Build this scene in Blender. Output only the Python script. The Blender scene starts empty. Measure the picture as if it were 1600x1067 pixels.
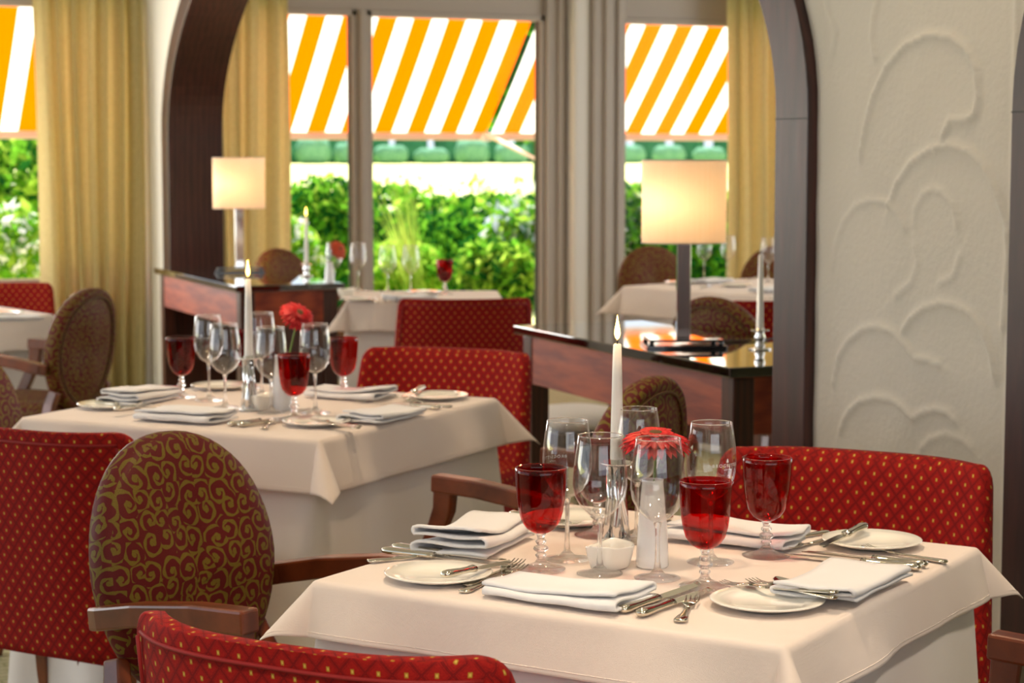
import bpy, math, random
import numpy as np
from mathutils import Vector, Matrix
random.seed(7)
S = bpy.context.scene
COL = S.collection
R = math.radians
# ------------------------------------------------------------------ camera
F = 3111.1; PITCH = math.atan(293.5/F); YAW = R(23.46); EYE = 1.40
cam = bpy.data.objects.new('camera', bpy.data.cameras.new('camera')); COL.objects.link(cam)
cam.location = (0, 0, EYE)
cam.rotation_euler = (R(90)-PITCH, 0, -YAW)
cam.data.lens = 70; cam.data.sensor_width = 36; cam.data.clip_end = 500
cam.data.dof.use_dof = True; cam.data.dof.focus_distance = 2.88; cam.data.dof.aperture_fstop = 8.0
S.camera = cam
# room axes: x across the arcade (to the right), y towards the garden windows
def ray(px, py):
    a = (px-800)/F; b = -(py-533.5)/F
    f = math.cos(PITCH)+math.sin(PITCH)*b; w = -math.sin(PITCH)+math.cos(PITCH)*b
    return a*math.cos(YAW)+f*math.sin(YAW), -a*math.sin(YAW)+f*math.cos(YAW), w
def P(px, py, z):                       # photo point -> place on the level z
    u, v, w = ray(px, py); t = (z-EYE)/w; return Vector((u*t, v*t, z))
def PV(px, py, V):                      # photo point -> place on the plane y = V
    u, v, w = ray(px, py); t = V/v; return Vector((u*t, V, EYE+w*t))
def PU(px, py, U):
    u, v, w = ray(px, py); t = U/u; return Vector((U, v*t, EYE+w*t))
def C(x, d, z=0):                       # metres right of / ahead of the viewpoint -> room
    return Vector((x*math.cos(YAW)+d*math.sin(YAW), -x*math.sin(YAW)+d*math.cos(YAW), z))
# ------------------------------------------------------------------ light
S.view_settings.view_transform = 'Standard'; S.view_settings.look = 'None'
S.view_settings.exposure = 0.40; S.view_settings.gamma = 1.0; S.view_settings.use_curve_mapping = False
wd = bpy.data.worlds.new('world'); S.world = wd; wd.use_nodes = True
wd.node_tree.nodes['Background'].inputs[0].default_value = (0.78, 0.88, 1.0, 1)
wd.node_tree.nodes['Background'].inputs[1].default_value = 1.0
def lamp(name, kind, loc, energy, color=(1, 1, 1), target=None, **kw):
    l = bpy.data.lights.new(name, kind); l.energy = energy; l.color = color
    for k, v in kw.items(): setattr(l, k, v)
    o = bpy.data.objects.new(name, l); COL.objects.link(o); o.location = loc
    if target is not None:
        o.rotation_euler = (Vector(target)-Vector(loc)).to_track_quat('-Z', 'Y').to_euler()
    return o
lamp('sun', 'SUN', (0, 30, 20), 9.0, (1.0, 0.95, 0.84), (-2.0, 18.0, 0), angle=R(1.0))
# daylight of the big side windows of the dining room (left wall and the wall behind the viewpoint)
lamp('daylight_left', 'AREA', (-3.3, 7.6, 1.6), 60, (1.0, 0.97, 0.93), (2.0, 6.2, 0.8), shape='RECTANGLE', size=3.6, size_y=1.9)
lamp('daylight_garden', 'AREA', (0.7, 11.55, 1.5), 75, (1.0, 0.98, 0.94), (0.9, 4.0, 0.7), shape='RECTANGLE', size=2.2, size_y=1.5)
lamp('daylight_back', 'AREA', (0.2, -2.8, 1.9), 22, (1.0, 0.95, 0.88), (1.2, 3.0, 0.8), shape='RECTANGLE', size=4.6, size_y=1.5)
lamp('daylight_garden_room', 'AREA', (7.9, 7.5, 1.6), 45, (1.0, 0.98, 0.94), (3.0, 7.5, 0.9), shape='RECTANGLE', size=5.0, size_y=1.8)
for n, (x, y, e) in enumerate(((1.40, 2.95, 46), (1.45, 4.95, 44), (3.35, 8.2, 16), (5.0, 8.5, 16), (1.05, 8.4, 12), (3.5, 5.6, 14), (2.3, 3.5, 12))):
    lamp('ceiling_and_fill_spot', 'SPOT', (x, y, 2.98), e*2.0, (1.0, 0.75, 0.50), (x, y, 0), spot_size=R(75), spot_blend=0.9, shadow_soft_size=0.09)
lamp('ceiling_and_fill_spot', 'SPOT', (0.1, 0.7, 2.98), 130, (1.0, 0.86, 0.68), (.72, 2.2, .75), spot_size=R(34), spot_blend=0.8, shadow_soft_size=0.12)
lamp('ceiling_and_fill_spot', 'SPOT', (2.25, 1.2, 2.98), 88, (1.0, 0.84, 0.68), (1.75, 2.45, .6), spot_size=R(34), spot_blend=0.9, shadow_soft_size=0.12)  # added fill spot brightening the nearest cloth's right side, no fixture known there
# ------------------------------------------------------------------ helpers
def lin(c): return c/12.92 if c <= .04045 else ((c+.055)/1.055)**2.4
def hx(s, a=1.0): return tuple(lin(int(s[i:i+2], 16)/255) for i in (0, 2, 4))+(a,)
class MB:
    def __init__(s): s.v = []; s.f = []; s.uv = None
    def add(s, vs, fs):
        o = len(s.v); s.v += [tuple(p) for p in vs]; s.f += [tuple(i+o for i in f) for f in fs]; return s
    def box(s, x0, x1, y0, y1, z0, z1):
        vs = [(x, y, z) for x in (x0, x1) for y in (y0, y1) for z in (z0, z1)]
        return s.add(vs, [(0, 1, 3, 2), (4, 6, 7, 5), (0, 4, 5, 1), (2, 3, 7, 6), (0, 2, 6, 4), (1, 5, 7, 3)])
    def loft(s, loops, cap=True, close=True):
        n = len(loops[0]); vs = [p for l in loops for p in l]; fs = []
        for i in range(len(loops)-1):
            for j in range(n if close else n-1):
                k = (j+1) % n
                fs.append((i*n+j, i*n+k, (i+1)*n+k, (i+1)*n+j))
        if cap:
            fs.append(tuple(range(n-1, -1, -1))); m = (len(loops)-1)*n; fs.append(tuple(m+j for j in range(n)))
        return s.add(vs, fs)
    def lathe(s, prof, n=32, c=(0, 0, 0), cap=True):
        return s.loft([[(c[0]+r*math.cos(2*math.pi*j/n), c[1]+r*math.sin(2*math.pi*j/n), c[2]+z) for j in range(n)] for r, z in prof], cap)
    def tube(s, pts, rad, n=10, cap=True, flat=1.0, up=(0, 0, 1)):
        pts = [Vector(p) for p in pts]; L = []
        if not isinstance(rad, (list, tuple)): rad = [rad]*len(pts)
        for i, p in enumerate(pts):
            t = (pts[min(i+1, len(pts)-1)]-pts[max(i-1, 0)]).normalized()
            u = Vector(up); a = t.cross(u)
            if a.length < 1e-3: a = t.cross(Vector((0, 1, 0)))
            a.normalize(); b = a.cross(t)
            r = rad[i]; r2 = r if isinstance(r, (int, float)) else r[1]; r1 = r if isinstance(r, (int, float)) else r[0]
            L.append([p+a*(r1*math.cos(2*math.pi*j/n))+b*(r2*flat*math.sin(2*math.pi*j/n)) for j in range(n)])
        return s.loft(L, cap)
    def bar(s, pts, w, h, up=(0, 0, 1), taper=None):        # rectangular section swept along pts
        pts = [Vector(p) for p in pts]; L = []
        for i, p in enumerate(pts):
            t = (pts[min(i+1, len(pts)-1)]-pts[max(i-1, 0)]).normalized()
            a = t.cross(Vector(up)).normalized(); b = a.cross(t); k = taper[i] if taper else 1
            L.append([p+a*(sx*w/2*k)+b*(sz*h/2*k) for sx, sz in ((-1, -1), (1, -1), (1, 1), (-1, 1))])
        return s.loft(L)
    def move(s, M):
        s.v = [tuple(M @ Vector(p)) for p in s.v]; return s
def obj(name, mb, mat, parent=None, smooth=True, uv=False, bev=0, sub=0, sol=0, angle=None, loc=None):
    me = bpy.data.meshes.new(name)
    me.from_pydata([tuple(p) for p in mb.v], [], mb.f); me.validate(); 
    import bmesh
    bm = bmesh.new(); bm.from_mesh(me)
    if sol >= 0 and not getattr(mb, 'open', False): bmesh.ops.recalc_face_normals(bm, faces=bm.faces)
    if uv:
        lay = bm.loops.layers.uv.new('uv')
        for f in bm.faces:
            n = f.normal; ax = max(range(3), key=lambda i: abs(n[i]))
            for l in f.loops:
                p = l.vert.co
                l[lay].uv = (p.y, p.z) if ax == 0 else ((p.x, p.z) if ax == 1 else (p.x, p.y))
    bm.to_mesh(me); bm.free()
    if mat is not None: me.materials.append(mat)
    if smooth:
        me.polygons.foreach_set('use_smooth', [True]*len(me.polygons))
    o = bpy.data.objects.new(name, me); COL.objects.link(o)
    if parent: o.parent = parent
    if loc: o.location = loc
    if sol:
        m = o.modifiers.new('solid', 'SOLIDIFY'); m.thickness = abs(sol); m.offset = 0
    if bev:
        m = o.modifiers.new('bevel', 'BEVEL'); m.width = bev; m.segments = 2; m.limit_method = 'ANGLE'; m.angle_limit = R(40)
        m.harden_normals = False
    if sub:
        m = o.modifiers.new('sub', 'SUBSURF'); m.levels = sub; m.render_levels = sub
    if smooth and (angle or (bev and not sub)):
        try: me.set_sharp_from_angle(angle=R(angle or 45))
        except Exception: pass
    return o
def tag(o, label, cat, group=None, kind=None):
    o['label'] = label; o['category'] = cat
    if group: o['group'] = group
    if kind: o['kind'] = kind
    return o
def thing(name, label, cat, loc=(0, 0, 0), rz=0, group=None):
    o = bpy.data.objects.new(name, None); o.empty_display_size = .1; COL.objects.link(o)
    o.location = loc; o.rotation_euler = (0, 0, rz); return tag(o, label, cat, group)
def struct(name, mb, mat, **k):
    o = obj(name, mb, mat, **k); o['kind'] = 'structure'; return o
def dup(o, parent=None):
    c = o.copy(); COL.objects.link(c); c.parent = parent
    for ch in list(o.children): dup(ch, c)
    return c
USED = set()
def place(proto, loc, rz, label, group=None, tilt=None):
    o = proto if proto.name not in USED else dup(proto); USED.add(proto.name)
    o.location = loc; o.rotation_euler = tilt+(rz,) if tilt else (0, 0, rz)
    o['label'] = label
    if group: o['group'] = group
    return o
# ------------------------------------------------------------------ materials
def new(name):
    m = bpy.data.materials.new(name); m.use_nodes = True
    nt = m.node_tree; b = nt.nodes['Principled BSDF']; return m, nt, b
def N(nt, t, **k):
    n = nt.nodes.new(t)
    for a, v in k.items():
        if a.startswith('i_'):
            key = a[2:]; key = int(key) if key.isdigit() else key.replace('_', ' ')
            n.inputs[key].default_value = v
        else: setattr(n, a, v)
    return n
def math_(nt, op, a, b=None, c=None):
    n = nt.nodes.new('ShaderNodeMath'); n.operation = op
    for i, x in enumerate((a, b, c)):
        if x is None: continue
        if isinstance(x, (int, float)): n.inputs[i].default_value = x
        else: nt.links.new(x, n.inputs[i])
    return n.outputs[0]
def coord(nt, kind='Object', scale=None):
    t = nt.nodes.new('ShaderNodeTexCoord').outputs[kind]
    if scale:
        m = N(nt, 'ShaderNodeMapping'); m.inputs['Scale'].default_value = scale if not isinstance(scale, (int, float)) else (scale,)*3
        nt.links.new(t, m.inputs['Vector']); t = m.outputs[0]
    return t
def noise(nt, vec, sc, det=3, rough=.5):
    n = N(nt, 'ShaderNodeTexNoise', i_Scale=sc, i_Detail=det, i_Roughness=rough); nt.links.new(vec, n.inputs['Vector']); return n
def ramp(nt, fac, stops):
    r = nt.nodes.new('ShaderNodeValToRGB'); e = r.color_ramp.elements
    while len(e) < len(stops): e.new(.5)
    for k, (p, c) in enumerate(stops): e[k].position = p; e[k].color = c
    nt.links.new(fac, r.inputs[0]); return r.outputs[0]
def mix(nt, fac, a, b):
    m = nt.nodes.new('ShaderNodeMix'); m.data_type = 'RGBA'
    for key, x in ((0, fac), (6, a), (7, b)):
        if isinstance(x, (int, float, tuple)): m.inputs[key].default_value = x
        else: nt.links.new(x, m.inputs[key])
    return m.outputs[2]
def bump(nt, b, h, dist=.001, strength=1.0):
    n = N(nt, 'ShaderNodeBump', i_Distance=dist, i_Strength=strength); nt.links.new(h, n.inputs['Height']); nt.links.new(n.outputs[0], b.inputs['Normal'])
def plain(name, col, rough=.5, metal=0, bumpy=None, var=None, coat=0, spec=None, sheen=0):
    m, nt, b = new(name); b.inputs['Base Color'].default_value = hx(col) if isinstance(col, str) else col
    b.inputs['Roughness'].default_value = rough; b.inputs['Metallic'].default_value = metal
    b.inputs['Coat Weight'].default_value = coat; b.inputs['Sheen Weight'].default_value = sheen
    if spec is not None: b.inputs['Specular IOR Level'].default_value = spec
    v = coord(nt)
    if var:
        n = noise(nt, v, var[0], 4); c0 = hx(col); c1 = hx(var[1])
        nt.links.new(ramp(nt, n.outputs[0], [(.35, c0), (.65, c1)]), b.inputs['Base Color'])
    if bumpy: bump(nt, b, noise(nt, v, bumpy[0], 4).outputs[0], bumpy[1])
    return m
def wood(name, c1, c2, rough=.32, scale=(30, 3, 3), coat=.3):
    m, nt, b = new(name); v = coord(nt, 'Object', scale)
    n = noise(nt, v, 2.0, 6, .65); w = N(nt, 'ShaderNodeTexWave', i_Scale=.8, i_Distortion=6.0, i_Detail=3.0); nt.links.new(v, w.inputs['Vector'])
    f = math_(nt, 'MULTIPLY_ADD', n.outputs[0], .7, math_(nt, 'MULTIPLY', w.outputs[0], .3))
    nt.links.new(ramp(nt, f, [(.3, hx(c1)), (.7, hx(c2))]), b.inputs['Base Color'])
    b.inputs['Roughness'].default_value = rough; b.inputs['Coat Weight'].default_value = coat; b.inputs['Coat Roughness'].default_value = .2
    bump(nt, b, f, .0006); return m
def cloth_mat(name, c, c2, fine=900):
    m, nt, b = new(name); v = coord(nt); n = noise(nt, v, 3, 3)
    nt.links.new(ramp(nt, n.outputs[0], [(.3, hx(c)), (.7, hx(c2))]), b.inputs['Base Color'])
    b.inputs['Roughness'].default_value = .85; b.inputs['Sheen Weight'].default_value = .25
    ck = N(nt, 'ShaderNodeTexChecker', i_Scale=fine); nt.links.new(v, ck.inputs[0])
    h = math_(nt, 'ADD', math_(nt, 'MULTIPLY', ck.outputs['Fac'], .25), math_(nt, 'MULTIPLY', noise(nt, v, 7, 2).outputs[0], 6))
    bump(nt, b, h, .0012); return m
def diamond_mat():
    m, nt, b = new('red_diamond_upholstery')
    uv = nt.nodes.new('ShaderNodeTexCoord').outputs['UV']
    sp = nt.nodes.new('ShaderNodeSeparateXYZ'); nt.links.new(uv, sp.inputs[0])
    x = math_(nt, 'DIVIDE', sp.outputs[0], .032); y = math_(nt, 'DIVIDE', sp.outputs[1], .038)
    a = math_(nt, 'ADD', x, y); c = math_(nt, 'SUBTRACT', x, y)
    fa = math_(nt, 'SUBTRACT', math_(nt, 'FRACT', a), .5); fc = math_(nt, 'SUBTRACT', math_(nt, 'FRACT', c), .5)
    da = math_(nt, 'ABSOLUTE', fa); dc = math_(nt, 'ABSOLUTE', fc)
    edge = math_(nt, 'MAXIMUM', da, dc)                       # .5 on the diamond lines
    d1 = math_(nt, 'ABSOLUTE', math_(nt, 'SUBTRACT', edge, .47)); l1 = math_(nt, 'LESS_THAN', d1, .022)
    d2 = math_(nt, 'ABSOLUTE', math_(nt, 'SUBTRACT', edge, .385)); l2 = math_(nt, 'MULTIPLY', math_(nt, 'LESS_THAN', d2, .018), .6)
    line = math_(nt, 'MAXIMUM', l1, l2)
    # gold fleck: a small upright rectangle in the middle of each diamond
    gx = math_(nt, 'ABSOLUTE', math_(nt, 'ADD', fa, fc)); gy = math_(nt, 'ABSOLUTE', math_(nt, 'SUBTRACT', fa, fc))
    fl = math_(nt, 'LESS_THAN', math_(nt, 'MAXIMUM', math_(nt, 'MULTIPLY', gx, 1.25), gy), .17)
    fl2 = math_(nt, 'LESS_THAN', math_(nt, 'MAXIMUM', math_(nt, 'MULTIPLY', gx, 1.25), gy), .09)
    n = noise(nt, uv, 500, 2)
    base = ramp(nt, n.outputs[0], [(.3, hx('8C0E0C')), (.7, hx('A61A12'))])
    col = mix(nt, math_(nt, 'MULTIPLY', line, .75), base, hx('56070A'))
    col = mix(nt, math_(nt, 'MULTIPLY', fl, .8), col, hx('B08A2E')); col = mix(nt, math_(nt, 'MULTIPLY', fl2, .6), col, hx('DCC060'))
    nt.links.new(col, b.inputs['Base Color']); b.inputs['Roughness'].default_value = .8; b.inputs['Specular IOR Level'].default_value = .2
    bump(nt, b, math_(nt, 'SUBTRACT', 1.0, line), .0006); return m
def scroll_mat():
    m, nt, b = new('red_gold_scroll_damask')
    uv = nt.nodes.new('ShaderNodeTexCoord').outputs['UV']
    n = noise(nt, uv, 14, 2); off = N(nt, 'ShaderNodeVectorMath', operation='MULTIPLY_ADD')
    nt.links.new(n.outputs['Color'], off.inputs[0]); off.inputs[1].default_value = (.022, .022, 0); nt.links.new(uv, off.inputs[2])
    def layer(scale, turns, shift, hand):
        mp = N(nt, 'ShaderNodeMapping'); mp.inputs['Scale'].default_value = (scale, scale, 0); mp.inputs['Location'].default_value = (shift, shift*.7, 0)
        nt.links.new(off.outputs[0], mp.inputs[0])
        vo = N(nt, 'ShaderNodeTexVoronoi', i_Scale=1.0, i_Randomness=.55, voronoi_dimensions='2D'); nt.links.new(mp.outputs[0], vo.inputs['Vector'])
        df = N(nt, 'ShaderNodeVectorMath', operation='SUBTRACT'); nt.links.new(mp.outputs[0], df.inputs[0]); nt.links.new(vo.outputs['Position'], df.inputs[1])
        sp = nt.nodes.new('ShaderNodeSeparateXYZ'); nt.links.new(df.outputs[0], sp.inputs[0])
        ang = math_(nt, 'DIVIDE', math_(nt, 'ARCTAN2', sp.outputs[0], sp.outputs[1]), 2*math.pi)
        ran = nt.nodes.new('ShaderNodeSeparateColor'); nt.links.new(vo.outputs['Color'], ran.inputs[0])
        sg = math_(nt, 'SUBTRACT', math_(nt, 'MULTIPLY', math_(nt, 'GREATER_THAN', ran.outputs[0], .5), 2.0), 1.0)
        f = math_(nt, 'FRACT', math_(nt, 'ADD', math_(nt, 'MULTIPLY', math_(nt, 'MULTIPLY', vo.outputs['Distance'], turns), 1.0), math_(nt, 'ADD', math_(nt, 'MULTIPLY', ang, sg), ran.outputs[1])))
        lob = math_(nt, 'MULTIPLY', math_(nt, 'SINE', math_(nt, 'MULTIPLY', ang, 2*math.pi*5)), .05)
        return math_(nt, 'LESS_THAN', math_(nt, 'ABSOLUTE', math_(nt, 'SUBTRACT', f, .5)), math_(nt, 'ADD', lob, .175)), vo
    a, va = layer(25, 2.3, 0.0, 1)
    blob = math_(nt, 'LESS_THAN', va.outputs['Distance'], .13)
    f = math_(nt, 'MAXIMUM', a, blob)
    n2 = noise(nt, uv, 900, 1)
    red = ramp(nt, n2.outputs[0], [(.3, hx('50060A')), (.7, hx('640D0D'))]); gold = ramp(nt, n2.outputs[0], [(.3, hx('5C480E')), (.7, hx('7E6A1E'))])
    nt.links.new(mix(nt, f, red, gold), b.inputs['Base Color'])
    b.inputs['Roughness'].default_value = .6; b.inputs['Specular IOR Level'].default_value = .3
    bump(nt, b, f, .0005); return m
def thin_glass(name, tint=(1, 1, 1, 1), refl=(1, 1, 1, 1), base=.05, edge=.75):
    m = bpy.data.materials.new(name); m.use_nodes = True; nt = m.node_tree; nt.nodes.clear()
    o = nt.nodes.new('ShaderNodeOutputMaterial'); mx = nt.nodes.new('ShaderNodeMixShader'); lw = N(nt, 'ShaderNodeLayerWeight', i_Blend=.5)
    fr = nt.nodes.new('ShaderNodeMath'); fr.operation = 'MULTIPLY_ADD'; nt.links.new(math_(nt, 'POWER', lw.outputs['Facing'], 3.6), fr.inputs[0]); fr.inputs[1].default_value = edge; fr.inputs[2].default_value = base
    t = nt.nodes.new('ShaderNodeBsdfTransparent'); t.inputs[0].default_value = tint
    g = nt.nodes.new('ShaderNodeBsdfGlossy'); g.inputs[0].default_value = refl; g.inputs['Roughness'].default_value = .01
    nt.links.new(fr.outputs[0], mx.inputs[0]); nt.links.new(t.outputs[0], mx.inputs[1]); nt.links.new(g.outputs[0], mx.inputs[2]); nt.links.new(mx.outputs[0], o.inputs[0])
    return m
def solid_glass(name, col=(1, 1, 1, 1)):
    m, nt, b = new(name); b.inputs['Base Color'].default_value = col; b.inputs['Transmission Weight'].default_value = 1; b.inputs['Roughness'].default_value = .0; b.inputs['IOR'].default_value = 1.5; return m
def emit(name, col, st):
    m, nt, b = new(name); b.inputs['Base Color'].default_value = hx(col); b.inputs['Emission Color'].default_value = hx(col); b.inputs['Emission Strength'].default_value = st; return m
def translucent(name, c1, c2, share=.4, vec_scale=(60, 60, 2), rough=1):
    m = bpy.data.materials.new(name); m.use_nodes = True; nt = m.node_tree; nt.nodes.clear()
    o = nt.nodes.new('ShaderNodeOutputMaterial'); mx = nt.nodes.new('ShaderNodeMixShader'); mx.inputs[0].default_value = share
    v = coord(nt, 'Object', vec_scale); n = noise(nt, v, 1, 4); c = ramp(nt, n.outputs[0], [(.3, hx(c1)), (.7, hx(c2))])
    d = nt.nodes.new('ShaderNodeBsdfDiffuse'); t = nt.nodes.new('ShaderNodeBsdfTranslucent')
    nt.links.new(c, d.inputs[0]); nt.links.new(c, t.inputs[0]); nt.links.new(d.outputs[0], mx.inputs[1]); nt.links.new(t.outputs[0], mx.inputs[2]); nt.links.new(mx.outputs[0], o.inputs[0])
    return m
def awning_mat(phase, period=.245):
    m = bpy.data.materials.new('striped_awning_canvas'); m.use_nodes = True; nt = m.node_tree; nt.nodes.clear()
    o = nt.nodes.new('ShaderNodeOutputMaterial'); mx = nt.nodes.new('ShaderNodeMixShader'); mx.inputs[0].default_value = .55
    sp = nt.nodes.new('ShaderNodeSeparateXYZ'); nt.links.new(coord(nt), sp.inputs[0])
    f = math_(nt, 'FRACT', math_(nt, 'DIVIDE', math_(nt, 'SUBTRACT', sp.outputs[0], phase), period))
    s = math_(nt, 'LESS_THAN', f, .54)
    c = mix(nt, s, hx('FFFDF6'), (1.0, .15, .0, 1))
    d = nt.nodes.new('ShaderNodeBsdfDiffuse'); t = nt.nodes.new('ShaderNodeBsdfTranslucent')
    nt.links.new(c, d.inputs[0]); nt.links.new(c, t.inputs[0]); nt.links.new(d.outputs[0], mx.inputs[1]); nt.links.new(t.outputs[0], mx.inputs[2]); nt.links.new(mx.outputs[0], o.inputs[0])
    return m
M = dict(
 plaster=plain('white_stucco', 'D2CBBF', .9, bumpy=(60, .0014)),
 plaster2=plain('white_plaster', 'E2DDD2', .9, bumpy=(25, .002)),
 ceiling=plain('ceiling_paint', 'E9E4DA', .9, bumpy=(40, .001)),
 frame=plain('taupe_window_frame', 'B7ABA0', .5, bumpy=(8, .0003)),
 frame2=plain('pale_window_trim', 'E6DFD6', .5, bumpy=(8, .0003)),
 gasket=plain('dark_window_gasket', '2A2620', .6),
 archwood=wood('dark_arch_wood', '280E0A', '46201A', .42, (12, 12, 2), .2),
 console=wood('mahogany_console_wood', '762610', 'A0441E', .5, (3, 3, 24), .0),
 leg=wood('dark_stained_leg_wood', '2C120A', '4A2010', .35, (20, 20, 2)),
 chairwood=wood('walnut_chair_wood', '56240F', '7C3A1C', .28, (8, 8, 8), .5),
 granite=plain('black_polished_granite', '0A0C0A', .03, coat=1, spec=.9),
 red=diamond_mat(), scroll=scroll_mat(), piping=plain('red_piping', '8E0F0E', .7),
 damaskpipe=plain('gold_brown_piping', '5A3A14', .6),
 cloth=cloth_mat('cream_table_overlay', 'EEDCCF', 'F2E3D8'), under=cloth_mat('white_under_cloth', 'F0E8E2', 'F5EEE9', 700), napkin=cloth_mat('white_napkin_linen', 'F5F3F4', 'FAF8F8', 1200),
 china=plain('white_porcelain', 'F4F0E6', .12, coat=.6), china2=plain('cool_white_porcelain', 'EEF0F2', .15, coat=.5),
 silver=plain('polished_cutlery_steel', 'D8D2C4', .12, 1), chrome=plain('polished_chrome', 'E2E2E2', .05, 1),
 wax=plain('white_candle_wax', 'FCF9F4', .45, spec=.4), wick=plain('burnt_wick', '14100C', .9),
 bowl=thin_glass('clear_wine_glass_bowl', (.985, .985, .985, 1)), glass=solid_glass('clear_stem_glass', (1, 1, 1, 1)),
 ruby=thin_glass('ruby_goblet_bowl', (.80, .015, .025, 1), base=.028, edge=.45), pane=thin_glass('window_pane_glass', (.97, .99, .98, 1), base=.004, edge=.5),
 flame=emit('candle_flame', 'FFC860', 9), gerbera=plain('red_gerbera_petal', 'D80C18', .5, var=(30, 'B00812')),
 gerbera2=plain('orange_gerbera_petal', 'C84A20', .6), gcore=plain('gerbera_heart', '5A3A10', .8), stem=plain('green_flower_stem', '6E8C34', .6),
 black=plain('black_lacquer', '0C0B0A', .15, coat=.6), shadein=None,
 curtain=translucent('olive_gold_curtain', 'C6BA88', 'DACE9E', .5, (200, 200, 40)),
 logo=plain('white_etched_print', 'F8F8F8', .6),
 smoke=plain('dark_mirror_plate', '1E1C1A', .06, .0, coat=1),
 cable=plain('black_cable', '0C0C0C', .5),
)
# lamp shade fabric: lit from inside by its own bulb
M['shade'] = translucent('cream_lamp_shade', 'FAEBD8', 'FCF0E0', .62, (200, 200, 4))
# stems and feet: clear glass that lets most light straight through
m = M['glass']; nt = m.node_tree; out = [n for n in nt.nodes if n.type == 'OUTPUT_MATERIAL'][0]; b = nt.nodes['Principled BSDF']
mx = nt.nodes.new('ShaderNodeMixShader'); tr = nt.nodes.new('ShaderNodeBsdfTransparent'); mx.inputs[0].default_value = .38
nt.links.new(b.outputs[0], mx.inputs[1]); nt.links.new(tr.outputs[0], mx.inputs[2]); nt.links.new(mx.outputs[0], out.inputs[0])
# carpet
m, nt, b = new('green_beige_carpet'); v = coord(nt)
w1 = N(nt, 'ShaderNodeTexBrick', i_Scale=7.0, i_Mortar_Size=.03); nt.links.new(v, w1.inputs[0]); w1.inputs[1].default_value = hx('A9A27C'); w1.inputs[2].default_value = hx('B8B08A'); w1.inputs[3].default_value = hx('8C8A62')
nz = noise(nt, v, 120, 3); nt.links.new(mix(nt, math_(nt, 'MULTIPLY', nz.outputs[0], .5), w1.outputs[0], hx('C8BF98')), b.inputs['Base Color'])
b.inputs['Roughness'].default_value = .95; bump(nt, b, nz.outputs[0], .004); M['carpet'] = m
def leafmat(name, c1, c2, share=.5): return translucent(name, c1, c2, share, (3, 3, 3))
# ------------------------------------------------------------------ room shell
WU, WT = 2.68, .27; VW = 11.7; ZC = 3.1
struct('floor', MB().box(-3.6, 8.2, -3.2, 11.8, -.06, 0), M['carpet'], smooth=False)
struct('ceiling', MB().box(-3.6, 8.2, -3.2, 11.8, ZC, ZC+.08), M['ceiling'], smooth=False)
struct('wall_left', MB().box(-3.6, -3.45, -3.2, 11.8, 0, .62).box(-3.6, -3.45, -3.2, 11.8, 2.6, ZC).box(-3.6, -3.45, -3.2, 1.5, .62, 2.6).box(-3.6, -3.45, 8.9, 11.8, .62, 2.6), M['plaster2'], smooth=False)
struct('wall_back', MB().box(-3.6, -2.2, -3.2, -3.05, 0, ZC).box(2.6, 8.2, -3.2, -3.05, 0, ZC).box(-2.2, 2.6, -3.2, -3.05, 0, .9).box(-2.2, 2.6, -3.2, -3.05, 2.75, ZC), M['plaster2'], smooth=False)
struct('wall_right', MB().box(8.05, 8.2, -3.2, 11.8, 0, .6).box(8.05, 8.2, -3.2, 11.8, 2.6, ZC).box(8.05, 8.2, -3.2, 4.9, .6, 2.6).box(8.05, 8.2, 10.1, 11.8, .6, 2.6), M['plaster2'], smooth=False)
# far wall with its window openings (u ranges taken where the panes stand)
ux = lambda px: PV(px, 300, VW).x
u0, u1, u2, u3, u4 = ux(430), ux(551), ux(580), ux(843), ux(963)
uW3 = 7.35
fw = MB().box(-3.6, 8.2, VW, VW+.22, 2.275, ZC).box(-3.6, 2.58, VW, VW+.22, 0, .64).box(2.58, 3.1, VW, VW+.22, 0, 2.275)
fw.box(3.1, 8.2, VW, VW+.22, 0, .12).box(uW3, 8.2, VW, VW+.22, .12, 2.275).box(-3.6, -.4, VW, VW+.22, .64, 2.275)
struct('wall_far', fw, M['frame'], smooth=False)
def window(n, x0, x1, z0, z1, fr=.035, label=None):
    fm = MB().box(x0, x0+fr, VW-.02, VW+.07, z0, z1).box(x1-fr, x1, VW-.02, VW+.07, z0, z1).box(x0, x1, VW-.02, VW+.07, z0, z0+fr).box(x0, x1, VW-.02, VW+.07, z1-fr, z1)
    o = struct('window_%d' % n, fm, M['frame'], smooth=False, bev=.004)
    g = obj('gasket', MB().box(x0+fr, x0+fr+.008, VW, VW+.05, z0+fr, z1-fr).box(x1-fr-.008, x1-fr, VW, VW+.05, z0+fr, z1-fr), M['gasket'], o, smooth=False)
    p = MB(); p.open = True; p.add([(x0+fr, VW+.03, z0+fr), (x1-fr, VW+.03, z0+fr), (x1-fr, VW+.03, z1-fr), (x0+fr, VW+.03, z1-fr)], [(0, 1, 2, 3)])
    obj('pane', p, M['pane'], o, smooth=False); return o
window(1, -.4, 2.58, .64, 2.275)
window(2, 3.1, u1+.03, .12, 2.275)
window(3, u2-.03, u3+.03, .12, 2.275)
window(4, u4-.03, uW3, .12, 2.275)
struct('trim_1', MB().box(u1+.03, u2-.03, VW-.03, VW+.1, 0, 2.275).box((u1+u2)/2-.02, (u1+u2)/2+.02, VW-.05, VW-.03, 0, 2.275), M['frame'], smooth=False, bev=.006)
uc = ux(880); ud = ux(906)
struct('trim_2', MB().box(u3+.03, uc, VW-.05, VW+.1, 0, ZC).box(u3+.10, uc-.03, VW-.08, VW-.05, 0, ZC), M['frame'], smooth=False, bev=.008)
struct('trim_3', MB().box(uc, ud, VW-.16, VW+.1, 0, ZC), M['frame2'], smooth=False, bev=.02)
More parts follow.
